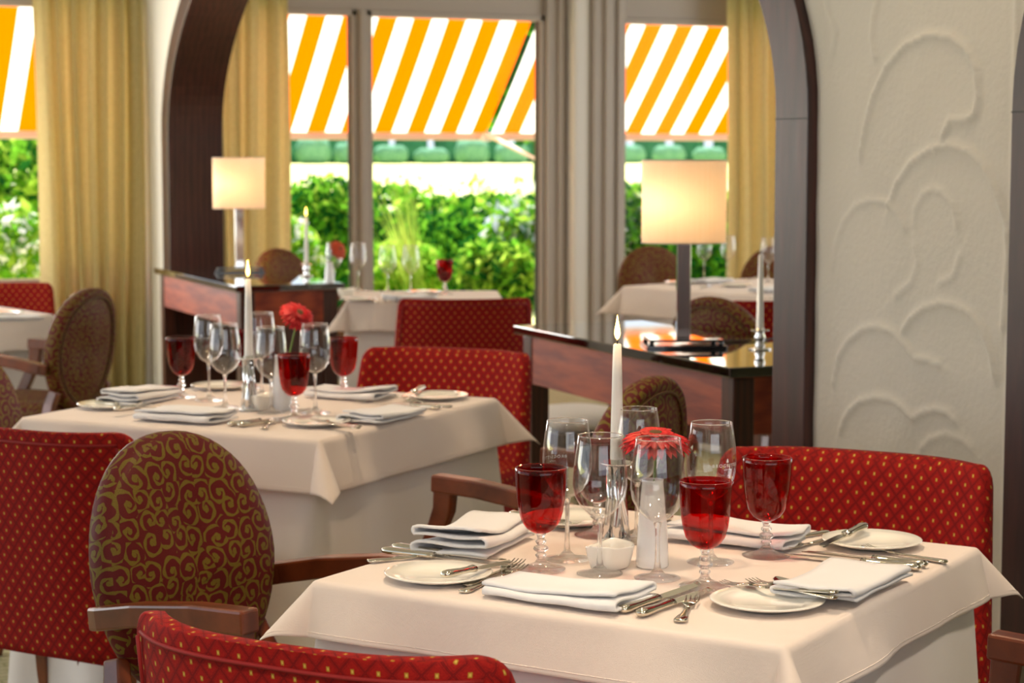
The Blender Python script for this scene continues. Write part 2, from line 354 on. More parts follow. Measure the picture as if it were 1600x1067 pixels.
struct('trim_4', MB().box(ud, u4-.03, VW-.20, VW+.1, 0, ZC).box(ud+.07, ud+.13, VW-.23, VW-.2, 0, ZC).box(ud+.16, u4-.05, VW-.225, VW-.2, 0, ZC), M['frame'], smooth=False, bev=.012)
# arcade wall: two openings with elliptical heads; casings of dark wood
VA, VB = 4.42, 10.87; ZS = 1.5; AB = 1.25
VC0, VC1 = -2.9, 3.304                      # next opening, nearer the viewpoint
def headz(v, a, b, zs=ZS, h=AB):
    c = (a+b)/2; r = (b-a)/2; t = 1-((v-c)/r)**2
    return zs+h*math.sqrt(max(t, 0))
def head_pts(a, b, n=72, off=0.0):
    c = (a+b)/2; r = (b-a)/2+off; h = AB+off
    return [(c+r*math.cos(math.pi*k/n), ZS+h*math.sin(math.pi*k/n)) for k in range(n+1)]
wl = MB(); U0, U1 = WU+.012, WU+WT
for (a, b) in ((VA, VB), (VC0, VC1)):
    pts = head_pts(a, b, 72, .014)
    for (va, za), (vb, zb) in zip(pts[:-1], pts[1:]):
        vs = [(U, v, z) for U in (U0, U1) for v, z in ((va, za), (vb, zb), (vb, ZC), (va, ZC))]
        wl.add(vs, [(0, 1, 2, 3), (4, 7, 6, 5), (0, 4, 5, 1)])
for (a, b) in ((VB+.014, VW), (VC1+.014, VA-.014), (-3.2, VC0-.014)):
    wl.box(U0, U1, a, b, 0, ZC)
wl.open = True
struct('wall_arcade', wl, M['plaster2'], smooth=False)
def casing(nm, a, b):
    def path(off):
        pts = [(b+off, 0.0), (b+off, ZS)]+head_pts(a, b, 72, off)[1:-1]+[(a-off, ZS), (a-off, 0.0)]
        return pts
    pi, po = path(0), path(.155); mb = MB(); mb.open = False
    ul, ur = WU-.03, WU+WT+.01
    L = []
    for (vi, zi), (vo, zo) in zip(pi, po):
        # L-shaped section: face board + lining
        L.append([(ul, vo, zo), (ul, vi, zi), (ur, vi, zi), (ur, vi+(vo-vi)*.16, zi+(zo-zi)*.16), (WU+.03, vi+(vo-vi)*.16, zi+(zo-zi)*.16), (WU+.03, vo, zo)])
    mb.loft(L); o = struct(nm, mb, M['archwood'], bev=.003, smooth=False)
    g = MB()
    for s, (vi, vo) in enumerate(((a, a-.155), (b, b+.155))):
        g.box(ul-.0008, ul+.001, min(vi, vo), max(vi, vo), ZS-.014, ZS-.011)
        g.box(ul, ur, vi-.0008 if s == 0 else vi-.001, vi+.001 if s == 0 else vi+.0008, ZS-.014, ZS-.011)
    obj('joint', g, M['gasket'], o, smooth=False)
casing('trim_5', VA, VB); casing('trim_6', VC0, VC1)
# trowelled relief of overlapping arcs on the pier
arcs = [[(1345,245),(1352,200),(1365,150),(1385,105),(1415,70),(1450,53),(1485,55),(1510,72),(1527,105),(1531,150),(1526,180),(1510,190),(1487,190),(1477,212)],
 [(1390,318),(1402,285),(1425,252),(1455,232),(1485,225),(1515,235),(1540,258),(1560,300),(1575,345),(1578,400),(1574,450),(1570,510)],
 [(1300,415),(1306,380),(1318,345),(1338,320),(1362,311),(1385,315),(1403,330),(1415,355)],
 [(1428,350),(1430,325),(1442,303),(1458,293),(1475,300),(1492,320),(1498,350)],
 [(1412,515),(1425,495),(1445,480),(1472,472),(1500,477),(1520,490),(1537,515),(1550,550),(1557,590)],
 [(1303,600),(1310,560),(1325,532),(1350,512),(1375,508),(1400,518),(1418,540),(1432,558),(1455,562),(1468,568)],
 [(1313,672),(1325,645),(1345,626),(1370,619),(1395,622),(1412,635),(1428,652),(1445,642),(1465,638),(1485,645),(1493,655)],
 [(1440,700),(1455,685),(1480,677),(1505,685),(1520,700)],
 [(1372,0),(1366,30),(1364,60),(1368,88)], [(1290,0),(1298,25),(1308,50),(1302,80)],
 [(1400,460),(1425,440),(1434,410),(1428,385)], [(1470,440),(1490,430),(1500,400)],
 [(1300,760),(1320,735),(1350,722),(1385,728),(1405,745)], [(1430,780),(1455,750),(1490,742),(1530,760),(1550,800)],
 [(1330,-60),(1380,-110),(1440,-120),(1500,-80),(1530,-20)], [(1330,860),(1370,830),(1420,835),(1450,860)]]
gv0, gv1, gz1, st = 3.10, 4.66, ZC, .007
gv = np.arange(gv0, gv1+1e-6, st); gz = np.arange(0, gz1+1e-6, st); GV, GZ = np.meshgrid(gv, gz, indexing='ij')
Hh = np.zeros_like(GV)
for ai, arc in enumerate(arcs):
    q = [PU(x, y, WU) for x, y in arc]; q = [(p.y, p.z) for p in q]
    best = np.full_like(GV, 9.0); side = np.zeros_like(GV)
    for (a0, b0), (a1, b1) in zip(q[:-1], q[1:]):
        dx, dz = a1-a0, b1-b0; L2 = dx*dx+dz*dz+1e-9
        t = np.clip(((GV-a0)*dx+(GZ-b0)*dz)/L2, 0, 1); ex = GV-a0-t*dx; ez = GZ-b0-t*dz; d = np.hypot(ex, ez)
        cr = np.sign(dx*ez-dz*ex); mk = d < best; best = np.where(mk, d, best); side = np.where(mk, cr, side)
    k = 1.0 if ai in (0, 1, 4, 5, 6) else .6
    Hh += k*(.006*np.exp(-(best/.009)**2)+np.where(side > 0, .0045*np.exp(-(best/.035)), 0))
Hh += .0012*np.sin(GV*23+np.sin(GZ*9)*2)*np.sin(GZ*17+1.3*np.sin(GV*13))
Hh += .005*np.exp(-((GV-3.487)/.010)**2)                     # long groove edge beside the next casing
nv, nz_ = GV.shape
vs = [(float(WU-Hh[i, j]), float(GV[i, j]), float(GZ[i, j])) for i in range(nv) for j in range(nz_)]
fs = []
for i in range(nv-1):
    for j in range(nz_-1):
        v = gv[i]; z = gz[j]
        if v > VA+.03 and z < headz(min(v, VB), VA, VB)+.05 and (v-VA) > .02: 
            if z < ZS or z < headz(v, VA-.05, VB+.05): continue
        if v < VC1-.03 and (z < ZS or z < headz(v, VC0-.05, VC1+.05)): continue
        fs.append((i*nz_+j, (i+1)*nz_+j, (i+1)*nz_+j+1, i*nz_+j+1))
mb = MB(); mb.open = True; mb.v = vs; mb.f = fs
struct('wall_arcade_relief', mb, M['plaster'])
# ------------------------------------------------------------------ curtains
def curtain(label, x0, x1, y, z1=2.95, n=9, amp=.045, seed=1, z0=.02):
    rnd = random.Random(seed); K = 160; mb = MB(); mb.open = True; rows = 24; ph = [rnd.uniform(0, 6) for _ in range(6)]
    L = []
    for r in range(rows+1):
        z = z0+(z1-z0)*r/rows; row = []
        for k in range(K+1):
            t = k/K; x = x0+(x1-x0)*t
            w = math.sin(2*math.pi*n*t+ph[0]+.5*math.sin(5*t+ph[1])+.12*math.sin(z*2+ph[4]))+.45*math.sin(2*math.pi*n*1.7*t+ph[2])
            row.append((x+.012*math.sin(2*math.pi*n*t*2+ph[3])+.015*math.sin(z*1.3+6*t), y+amp*(w*(1.05-.15*z/3)), z))
        L.append(row)
    mb.loft(L, cap=False, close=False)
    return tag(obj('curtain', mb, M['curtain']), label, 'curtain', 'olive gold curtains')
cu = ux(50); curtain('wide olive gold curtain beside the left window, next to the white wall', cu+.0, 2.66, VW-.22, seed=3, n=7, amp=.05)
curtain('olive gold curtain behind the smaller table lamp', 2.98, ux(437), VW-.2, seed=5, n=5, amp=.04)
curtain('olive gold curtain hanging at the right behind the laid window table', ux(1108), 7.5, VW-.25, seed=9, n=9, amp=.05)
# ------------------------------------------------------------------ tables and cloths
def table_cloths(ctr, rz, half, over, labels, seed=0, zt=.75, cf=R(44)):
    rnd = random.Random(seed); grp = None
    t = thing('dining_table', labels[0], 'table', (ctr.x, ctr.y, 0), rz)
    h = half-.01
    obj('tabletop', MB().box(-h, h, -h, h, zt-.045, zt-.007), M['leg'], t, smooth=False, bev=.004)
    for sx in (-1, 1):
        for sy in (-1, 1):
            obj('leg', MB().box(sx*(h-.08)-.03, sx*(h-.08)+.03, sy*(h-.08)-.03, sy*(h-.08)+.03, 0, zt-.045), M['leg'], t, smooth=False, bev=.004)
    # long cloth to the floor
    mb = MB(); L = []; n = 200; hh = half-.002
    def ring(off, z, wave, rad):
        pts = []
        for k in range(n):
            t_ = k/n*4; sd = int(t_); s = (t_-sd)*2-1
            c, sn = [(0, -1), (1, 0), (0, 1), (-1, 0)][sd], s
            e = hh+off
            x, y = [(s*e, -e), (e, s*e), (-s*e, e), (-e, -s*e)][sd]
            # round the corner
            cx, cy = max(-e+rad, min(e-rad, x)), max(-e+rad, min(e-rad, y)); dx, dy = x-cx, y-cy; d = math.hypot(dx, dy)
            if d > 1e-6: x, y = cx+dx/d*rad, cy+dy/d*rad
            w = wave*(math.sin(k/n*2*math.pi*9+seed)+.6*math.sin(k/n*2*math.pi*14+2*seed)); q = math.hypot(x, y)
            cf_ = abs(abs(s)-1) ; w += wave*1.2*math.exp(-(cf_/.16)**2)
            pts.append((x*(1+w/q), y*(1+w/q), z))
        return pts
    L = [ring(-.3, zt-.004, 0, .02), ring(-.02, zt-.004, 0, .02), ring(-.003, zt-.006, 0, .02), ring(.0, zt-.015, 0, .02)]
    for k in range(1, 13):
        f = k/12; L.append(ring(.002+.05*f, zt-.015-(zt-.02)*f, .018*f**.7, .02+.05*f))
    mb.loft(L, cap=False); mb.f.append(tuple(range(n))); mb.open = False
    o = obj('tablecloth', mb, M['under']); o.location = (ctr.x, ctr.y, 0); o.rotation_euler = (0, 0, rz); tag(o, labels[1], 'tablecloth')
    # overlay cloth
    mb = MB(); mb.open = True; G = 110; tot = half+over; ss = []
    base = [-half*math.cos(math.pi*k/24) for k in range(25)]
    ss = sorted(set([round(-half-over*k/22, 5) for k in range(1, 23)]+[round(b, 5) for b in base]+[round(half+over*k/22, 5) for k in range(1, 23)]))
    rr = .012
    def drape(e, fl):
        th = math.pi/2-fl; a = e/rr
        if a < th: return rr*math.sin(a), rr*(1-math.cos(a))
        q = e-rr*th
        return rr*math.sin(th)+q*math.sin(fl), rr*(1-math.cos(th))+q*math.cos(fl)
    ph = [rnd.uniform(0, 6) for _ in range(8)]
    pts = []
    for s in ss:
        for t_ in ss:
            ex, ey = max(abs(s)-half, 0), max(abs(t_)-half, 0); bx, by = max(-half, min(half, s)), max(-half, min(half, t_))
            if ex == 0 and ey == 0: pts.append((s, t_, zt+.0005*math.sin(s*9+ph[0])*math.sin(t_*8+ph[1]))); continue
            r = math.hypot(ex, ey); ph2 = math.atan2(ey, ex); f0 = R(14)
            fl = f0
            if ex > 0 and ey > 0: fl = f0+(cf-f0)*math.sin(2*ph2)**1.3
            along = t_ if ex > 0 and ey == 0 else (s if ey > 0 and ex == 0 else 0)
            sidei = (0 if s > 0 else 1) if ex > 0 else (2 if t_ > 0 else 3)
            if ex == 0 or ey == 0:
                near = (abs(along)/half)**6
                fl = f0+R(7)*math.sin(along*11+ph[sidei])*(1-near)+R(4)*math.sin(along*23+ph[sidei+4])*(1-near)
            o_, d_ = drape(r, fl)
            pts.append((bx+math.copysign(o_*math.cos(ph2), s) if ex > 0 else bx, by+math.copysign(o_*math.sin(ph2), t_) if ey > 0 else by, zt-d_))
    n = len(ss); mb.v = pts; mb.f = [(i*n+j, (i+1)*n+j, (i+1)*n+j+1, i*n+j+1) for i in range(n-1) for j in range(n-1)]
    o = obj('table_overlay', mb, M['cloth'], sol=.0014); o.location = (ctr.x, ctr.y, .0008); o.rotation_euler = (0, 0, rz); tag(o, labels[2], 'tablecloth')
    hm = MB()                                           # sewn hem line
    idx = lambda i, j: Vector(pts[i*n+j])
    loop = [idx(i, 2) for i in range(2, n-2)]+[idx(n-3, j) for j in range(2, n-2)]+[idx(i, n-3) for i in range(n-3, 1, -1)]+[idx(2, j) for j in range(n-3, 1, -1)]
    hm.tube([p+Vector((p.x, p.y, 0)).normalized()*.0009 for p in loop], .0008, 4, cap=False)
    obj('hem', hm, M['cloth'], o)
    return t
T1 = Vector((1.458, 2.772, 0)); A1 = R(34.9); T2 = Vector((1.446, 4.906, 0)); A2 = R(39.5)
table_cloths(T1, A1, .385, .092, ('square dining table hidden under the nearest white cloths', 'white floor-length under-cloth of the nearest table', 'cream square overlay cloth on the nearest table in the foreground'), 3)
table_cloths(T2, A2, .43, .13, ('square dining table hidden under the cloths of the second table', 'white floor-length under-cloth of the second table, lit at left', 'cream square overlay cloth on the second table, left of centre'), 5)
T3 = C(-.40, 9.1); table_cloths(T3, -YAW+R(3), .34, .14, ('table hidden under cloths before the middle window', 'white under-cloth of the window table between the console and the red chair', 'cream overlay cloth on the window table before the middle window'), 8)
T4 = C(1.22, 9.75); table_cloths(T4, R(18), .47, .15, ('table hidden under cloths behind the larger lamp', 'white under-cloth of the window table behind the larger lamp', 'cream overlay cloth on the window table behind the larger lamp'), 11)
T5 = C(-2.40, 8.12); table_cloths(T5, R(14), .38, .15, ('table hidden under cloths at the left edge', 'white under-cloth of the table at the far left edge', 'cream overlay cloth on the table at the far left edge'), 14)
# ------------------------------------------------------------------ chairs
def red_chair():
    t = thing('upholstered_chair', '', 'chair')
    top, W0, W1 = .815, .255, .29
    def plan(z, shrink=0.0, thick=.085):
        k = (z-.3)/(top-.3); w = W1+(W0-W1)*max(0, k)-shrink; th = thick*(1.05-.45*k)-shrink*1.3; lean = -.075*max(0, k)
        fwd = lambda s: .095*abs(s)**3.2*(1-.3*k)
        out = []
        n = 26
        for i in range(n+1):
            s = -1+2*i/n; out.append((s*w, lean+fwd(s), z))
        # round end caps then inner face
        e = []
        for i in range(1, 6):
            a = math.pi*i/6; e.append((w+.018*math.sin(a)*1.0, lean+fwd(1)+th/2-th/2*math.cos(a), z))
        inner = []
        for i in range(n+1):
            s = 1-2*i/n; inner.append((s*(w-.004), lean+fwd(s)+th, z))
        e2 = [(-p[0], p[1], z) for p in reversed(e)]
        return out+e+inner+e2
    zs = [.31, .33, .38, .45, .52, .6, .68, .74, .775]
    L = [plan(z) for z in zs]
    for a in (25, 45, 62, 76, 86): L.append(plan(.775+.04*math.sin(R(a)), .024*(1-math.cos(R(a)))))
    mb = MB().loft(L); obj('backrest', mb, M['red'], t, uv=True)
    # seam piping along the back and front top edges
    for zt, sh in ((.79, .004),):
        pl = plan(zt, sh); pp = MB(); pp.tube([Vector(p)+Vector((0, -.002, 0)) for p in pl[:27]], .003, 6)
        obj('piping', pp, M['piping'], t)
    for s in (-1, 1):
        obj('side_piping', MB().tube([(s*(W1+(W0-W1)*k), -.075*k+.095*(1-.3*k)-.001, .31+k*.475) for k in [i/10 for i in range(11)]], .0028, 6), M['piping'], t)
    # box seat
    sm = MB(); L = []
    def rr(w, y0, y1, r, z):
        o = []
        for cx, cy, a0 in ((w-r, y1-r, 0), (-w+r, y1-r, 90), (-w+r, y0+r, 180), (w-r, y0+r, 270)):
            for k in range(6):
                a = R(a0+90*k/5); o.append((cx+r*math.cos(a), cy+r*math.sin(a), z))
        return o
    for z, s in ((.30, 0), (.302, 0), (.47, 0), (.49, .006), (.502, .02), (.508, .05), (.512, .12)): L.append(rr(.285-s, .03+s, .455-s, .04, z))
    sm.loft(L); obj('seat', sm, M['red'], t, uv=True)
    for sx in (-1, 1):
        for y0, y1 in ((.02, -.05), (.43, .45)):
            obj('leg', MB().bar([(sx*.24, y0, .31), (sx*.245, (y0+y1)/2, .16), (sx*.25, y1, 0)], .045, .045, up=(0, 1, 0), taper=[1, .85, .65]), M['chairwood'], t, smooth=False, bev=.004)
    return t
def oval_chair():
    t = thing('oval_back_armchair', '', 'armchair')
    def oval(hw, hh, y, zc, n=56, tilt=.14):
        o = []
        for k in range(n):
            a = 2*math.pi*k/n; x = hw*math.copysign(abs(math.cos(a))**.92, math.cos(a)); z = hh*math.copysign(abs(math.sin(a))**.95, math.sin(a))
            x *= 1-.10*(-math.sin(a) if math.sin(a) < 0 else 0)
            o.append((x, y-(z)*tilt+.012*(x/hw)**2*1.6, zc+z))
        return o
    hw, hh, zc = .216, .235, .668
    L = []
    for k in range(9):
        a = math.pi*k/8; r = math.sin(a); L.append(oval(hw-.018+.018*r, hh-.018+.018*r, -.03*math.cos(a)-.0, zc))
    L = [oval(.03, .03, -.040, zc), oval(.1, .11, -.039, zc), oval(hw-.07, hh-.07, -.034, zc), oval(hw-.045, hh-.045, -.026, zc), oval(hw-.036, hh-.036, -.026, zc)]+L[0:8]+[oval(.18, .195, .038, zc), oval(.14, .15, .044, zc), oval(.08, .085, .048, zc), oval(.03, .03, .049, zc)]
    obj('backrest', MB().loft(L), M['scroll'], t, uv=True)
    obj('back_piping', MB().tube(oval(hw-.036, hh-.036, -.029, zc)+[oval(hw-.036, hh-.036, -.029, zc)[0]], .0035, 6, cap=False), M['damaskpipe'], t)
    fr = MB()
    # rear rails carrying the oval and sweeping into the back legs
    for s in (-1, 1):
        obj('leg', MB().bar([(s*.175, .02, .53), (s*.188, .035, .48), (s*.20, .04, .42), (s*.21, .0, .22), (s*.215, -.08, 0)], .034, .042, up=(0, 1, 0), taper=[.9, 1, 1.1, .95, .75]), M['chairwood'], t, smooth=False, bev=.005)
        # arm: slightly bowed flat rail
        ob = obj('arm', MB().bar([(s*.220, .025, .612), (s*.228, .05, .617), (s*.236, .14, .636), (s*.243, .28, .655), (s*.243, .395, .660)], .042, .040), M['chairwood'], t, smooth=False, bev=.005)
        obj('arm_support', MB().bar([(s*.244, .365, .655), (s*.244, .37, .60), (s*.243, .395, .54), (s*.24, .43, .47), (s*.238, .455, .42)], .034, .05, up=(0, 1, 0), taper=[1, .95, .85, .85, .95]), M['chairwood'], t, smooth=False, bev=.005)
        obj('leg', MB().bar([(s*.235, .45, .43), (s*.235, .455, .2), (s*.235, .465, 0)], .042, .042, up=(0, 1, 0), taper=[1, .85, .65]), M['chairwood'], t, smooth=False, bev=.004)
    obj('seat_rail', MB().box(-.24, .24, .435, .47, .37, .435).box(-.235, .235, .02, .05, .37, .435).box(-.25, -.215, .03, .47, .37, .435).box(.215, .25, .03, .47, .37, .435), M['chairwood'], t, smooth=False, bev=.005)
    L = []
    for z, s in ((.40, 0), (.445, 0), (.465, .006), (.48, .02), (.488, .05), (.492, .12)):
        o = []
        for cx, cy, a0 in ((.225-s-.05, .455-s-.05, 0), (-.225+s+.05, .455-s-.05, 90), (-.2+s+.05, .04+s+.05, 180), (.2-s-.05, .04+s+.05, 270)):
            for k in range(6):
                a = R(a0+90*k/5); o.append((cx+.05*math.cos(a), cy+.05*math.sin(a), z))
        L.append(o)
    obj('seat', MB().loft(L), M['scroll'], t, uv=True)
    return t
RC = red_chair(); OC = oval_chair()
def face(dirv): return math.atan2(-dirv.x, dirv.y)          # rotation that turns local +Y to dirv
def edge_chair(T, A, k, half, gap, proto, label, grp, shift=0, turn=0):
    # k: 0 = -y side, 1 = +x, 2 = +y, 3 = -x of the table
    n = [Vector((0, -1, 0)), Vector((1, 0, 0)), Vector((0, 1, 0)), Vector((-1, 0, 0))][k]; s = Vector((-n.y, n.x, 0))
    rot = Matrix.Rotation(A, 3, 'Z'); p = T+rot @ (n*(half+gap)+s*shift)
    f = rot @ (-n); return place(proto, (p.x, p.y, 0), face(f)+turn, label, grp)
RG, OG = 'red upholstered chairs', 'oval back armchairs'
def cpos(x, d, tx, td, proto, label, grp, turn=0):
    p = C(x, d); q = C(tx, td)-C(0, 0)
    return place(proto, (p.x, p.y, 0), face(q)+turn, label, grp)
# nearest table
cpos(-.252, 2.39, .482, .876, RC, 'red diamond-patterned chair in the foreground, cut by the bottom edge', RG)
cpos(.67, 3.84, -.47, -.88, RC, 'red diamond-patterned chair at the far side of the nearest table, against the white stucco pier', RG)
cpos(-.60, 3.53, .82, -.57, OC, 'large oval-back armchair with gold scrolls in the left foreground, seen from behind', OG)
cpos(.918, 2.54, -.83, .56, OC, 'armchair at the right edge, only its wooden arm end in view', OG)
# second table
cpos(-1.045, 4.27, .5, .866, RC, 'dark red chair at the left edge, its dotted back towards us', RG)
cpos(-.19, 5.93, -.38, -.92, RC, 'bright red dotted chair at the far side of the second table', RG)
cpos(.29, 4.46, -.86, .52, OC, 'oval-back armchair between the two tables, before the right console', OG)
cpos(-1.47, 5.25, .9, -.43, OC, 'oval-back armchair cut by the left edge, beside the second table', OG)
# far left table
cpos(-1.60, 7.42, -.94, .33, OC, 'oval-back armchair before the left curtain, facing the far left table', OG)
cpos(-2.36, 9.0, .25, -.97, RC, 'red chair under the left window, behind the far left table', RG)
# window tables
cpos(-.19, 8.08, -.12, .99, RC, 'darker red chair before the middle window, behind the bright red one', RG)
cpos(-1.22, 10.5, .8, -.6, OC, 'oval-back armchair half hidden behind the left console', OG)
cpos(.76, 10.75, .35, -.93, OC, 'oval-back armchair left of the curtain behind the larger lamp', OG)
cpos(1.45, 10.8, -.1, -.99, OC, 'oval-back armchair before the right curtain', OG)
cpos(.72, 6.97, .67, .74, OC, 'oval-back armchair just behind the right console, its back towards us', OG)
cpos(1.13, 8.0, -.3, .95, RC, 'red chair mostly hidden behind the right arch post', RG)
# ------------------------------------------------------------------ consoles
def console(label, u0, v0, L=1.53, W=.51, panel=False):
    t = thing('console_table', label, 'console table', (u0, v0, 0), 0, 'console tables in the arcade')
    obj('top', MB().box(0, W, 0, L, .77, .80), M['granite'], t, smooth=False, bev=.004)
    a = .03
    obj('apron', MB().box(a, W-a, a, a+.02, .60, .77).box(a, W-a, L-a-.02, L-a, .60, .77).box(a, a+.02, a+.02, L-a-.02, .60, .77).box(W-a-.02, W-a, a+.02, L-a-.02, .60, .77), M['console'], t, smooth=False, bev=.002)
    for x in (a-.004, W-a-.066):
        for y in (a-.004, L-a-.066):
            obj('leg', MB().box(x, x+.07, y, y+.07, .0, .765), M['leg'], t, smooth=False, bev=.004)
    if panel:
        obj('back_panel', MB().box(W-a-.03, W-a-.012, a+.06, L-a-.06, .05, .61), M['leg'], t, smooth=False)
        for yy in (L-a-.03, a+.012): obj('end_panel', MB().box(a+.06, W-a-.06, yy, yy+.018, .05, .61), M['leg'], t, smooth=False)
    return t
kR = Vector((2.78, 4.865, 0)); kL = Vector((2.45, 8.80, 0))
console('dark console table with black stone top in the arch, carrying the larger lamp', kR.x, kR.y)
console('dark console table with black stone top left of centre, carrying the smaller lamp', kL.x, kL.y, 1.6, .52, True)
# lamps
def lamp_thing():
    t = thing('table_lamp', '', 'lamp')
    b = MB().box(-.125, .125, -.09, .09, .0, .010); obj('base', b, M['black'], t, smooth=False, bev=.002)
    ft = MB()
    for sx in (-1, 1):
        for sy in (-1, 1): ft.lathe([(.009, .010), (.007, .015), (.009, .020)], 12, (sx*.108, sy*.073, 0))
    obj('spacer', ft, M['black'], t)
    obj('upper_plate', MB().box(-.115, .115, -.08, .08, .020, .028), M['smoke'], t, smooth=False, bev=.002)
    obj('pole', MB().box(-.022, .022, -.010, .010, .028, .36), M['chrome'], t, smooth=False, bev=.002)
    L = []; n = 64
    for z in (.325, .33, .45, .574, .579): L.append([(.131*math.cos(2*math.pi*k/n), .105*math.sin(2*math.pi*k/n), z) for k in range(n)])
    mb = MB().loft(L, cap=False); mb.open = True; sh = obj('lamp_shade', mb, M['shade'], t, sol=.0015)
    rg = MB()
    for z in (.325, .579): rg.tube([(.1315*math.cos(2*math.pi*k/n), .1055*math.sin(2*math.pi*k/n), z) for k in range(n+1)], .0022, 6, cap=False)
    obj('shade_trim', rg, M['cloth'], sh)
    obj('bulb', MB().lathe([(.003, .36), (.013, .37), (.014, .40), (.028, .43), (.030, .455), (.02, .48), (.003, .488)], 20), emit('lit_bulb', 'FFDCA0', 6), t)
    return t
LP = lamp_thing()
pR = P(1067, 541, .80); pL = P(375, 425, .80)
place(LP, pR, R(-20), 'larger-looking table lamp with cream shade and chrome post on the right console', 'table lamps with cream shades')
place(LP, pL, R(-15), 'smaller-looking table lamp with cream shade on the left console', 'table lamps with cream shades')
for p in (pR, pL): lamp('lamp_bulb_light', 'POINT', (p.x-.035, p.y, .80+.45), 14, (1, .86, .66), shadow_soft_size=.03)
c0 = pR+Vector((.09, .03, .004)); q = [c0+Vector((.05*k*.8, .02*math.sin(k*.9)+.006*k, -.0)) for k in range(9)]
tag(obj('lamp_cable', MB().tube(q, .003, 8), M['cable']), 'thin black lamp cable lying on the right console', 'cable')
# ------------------------------------------------------------------ tableware
def wine_glass(kind=0):
    t = thing('wine_glass', '', 'wine glass')
    if kind == 0:
        foot = [(.0005, .0), (.0375, .0), (.038, .0012), (.030, .0035), (.012, .007), (.0055, .014), (.0038, .03), (.0034, .06), (.0036, .088), (.006, .100)]
        b = [(.006, .100), (.0155, .105), (.0255, .113), (.0345, .127), (.0388, .145), (.0398, .162), (.0385, .185), (.0355, .207), (.0328, .224)]
    else:
        foot = [(.0005, .0), (.0355, .0), (.036, .0012), (.028, .0035), (.012, .007), (.006, .014), (.0042, .026), (.0036, .05), (.004, .076), (.007, .087)]
        b = [(.007, .087), (.019, .094), (.031, .106), (.0395, .122), (.0425, .139), (.0422, .155), (.0395, .178), (.0365, .200), (.0345, .216)]
    obj('stem', MB().lathe(foot, 40), M['glass'], t)
    inn = [(max(r-.0012, .001), z+(.003 if i == 0 else 0)) for i, (r, z) in enumerate(b)]
    mb = MB().lathe(b+[(b[-1][0]-.0006, b[-1][1]+.0006)]+inn[::-1], 48, cap=False)
    obj('bowl', mb, M['bowl'], t)
    rr_ = b[-1]; obj('rim', MB().tube([((rr_[0]-.0005)*math.cos(2*math.pi*k/48), (rr_[0]-.0005)*math.sin(2*math.pi*k/48), rr_[1]+.0003) for k in range(49)], .0008, 6, cap=False), M['glass'], t)
    return t
def goblet():
    t = thing('red_goblet', '', 'goblet')
    s = [(.0005, 0), (.0385, 0), (.039, .0015), (.025, .0045), (.010, .011), (.0065, .016), (.0065, .018)]
    for c, r, h in ((.0225, .0088, .0045), (.033, .0122, .006), (.044, .0088, .0045)):
        s += [(.0055+(r-.0055)*math.sin(math.pi*k/6), c-h+2*h*k/6) for k in range(7)]
    s += [(.0062, .052), (.009, .058)]
    obj('stem', MB().lathe(s, 36), M['glass'], t)
    b = [(.0005, .057), (.012, .0585), (.022, .0645), (.030, .076), (.0345, .092), (.0372, .112), (.0388, .132), (.0398, .152), (.0402, .160)]
    n = 48; L = []
    for r, z in b+[(.0394, .1606)]+[(max(r-.0016, .0003), z+.0015) for r, z in b[::-1]]:
        L.append([(r*(1+.012*math.cos(12*2*math.pi*k/n)*min(1, r/.03))*math.cos(2*math.pi*k/n), r*(1+.012*math.cos(12*2*math.pi*k/n)*min(1, r/.03))*math.sin(2*math.pi*k/n), z) for k in range(n)])
    obj('bowl', MB().loft(L, cap=False), M['ruby'], t)
    return t
def plate(r=.082, name='side_plate'):
    t = thing(name, '', 'plate')
    pr = [(.0005, .0015), (.045*r/.082, .0015), (.047*r/.082, 0), (.05*r/.082, .002), (.072*r/.082, .0075), (r, .011), (r+.001, .0125), (r-.001, .0135), (.06*r/.082, .0085), (.054*r/.082, .0068), (.050*r/.082, .0048), (.0005, .0045)]
    obj('dish', MB().lathe(pr, 56), M['china'], t)
    return t
def handle(mb, L, w0=.010, w1=.0045, t0=.0055):       # tapering cutlery handle along +x from 0 to L
    xs = [0, .003, .012, .03, L*.5, L*.85, L]; ws = [w0*.45, w0*.9, w0, w0*.82, (w0+w1)/2*.8, w1, w1*.9]
    mb.tube([(x, 0, t0*.6) for x in xs], [(w, t0*.5*(w/w0)**.5) for w in ws], 12)
def fork(L=.195):
    o = MB(); handle(o, L*.60)
    o.tube([(L*.58, 0, .003), (L*.66, 0, .004), (L*.72, 0, .0065)], [(.0035, .0018), (.004, .0016), (.0095, .0013)], 10)
    o.tube([(L*.715, 0, .0065), (L*.74, 0, .0078), (L*.78, 0, .0075)], [(.0095, .0012), (.0115, .0011), (.0115, .001)], 10)
    for k in range(4):
        y = (k-1.5)*.0063; o.tube([(L*.77, y, .0076), (L*.85, y, .0055), (L*.93, y, .006), (L, y, .0095)], [(.002, .001), (.0019, .0009), (.0017, .0008), (.0009, .0006)], 6)
    return o
def spoon(L=.18):
    o = MB(); handle(o, L*.62); o.tube([(L*.6, 0, .003), (L*.70, 0, .005), (L*.745, 0, .006)], [(.0035, .0018), (.0035, .0015), (.006, .0012)], 10)
    o.tube([(L*.74, 0, .006), (L*.78, 0, .0045), (L*.86, 0, .0035), (L*.94, 0, .0045), (L*.985, 0, .007), (L, 0, .008)], [(.006, .0014), (.013, .0018), (.0185, .002), (.0165, .0018), (.009, .0014), (.002, .001)], 14); return o
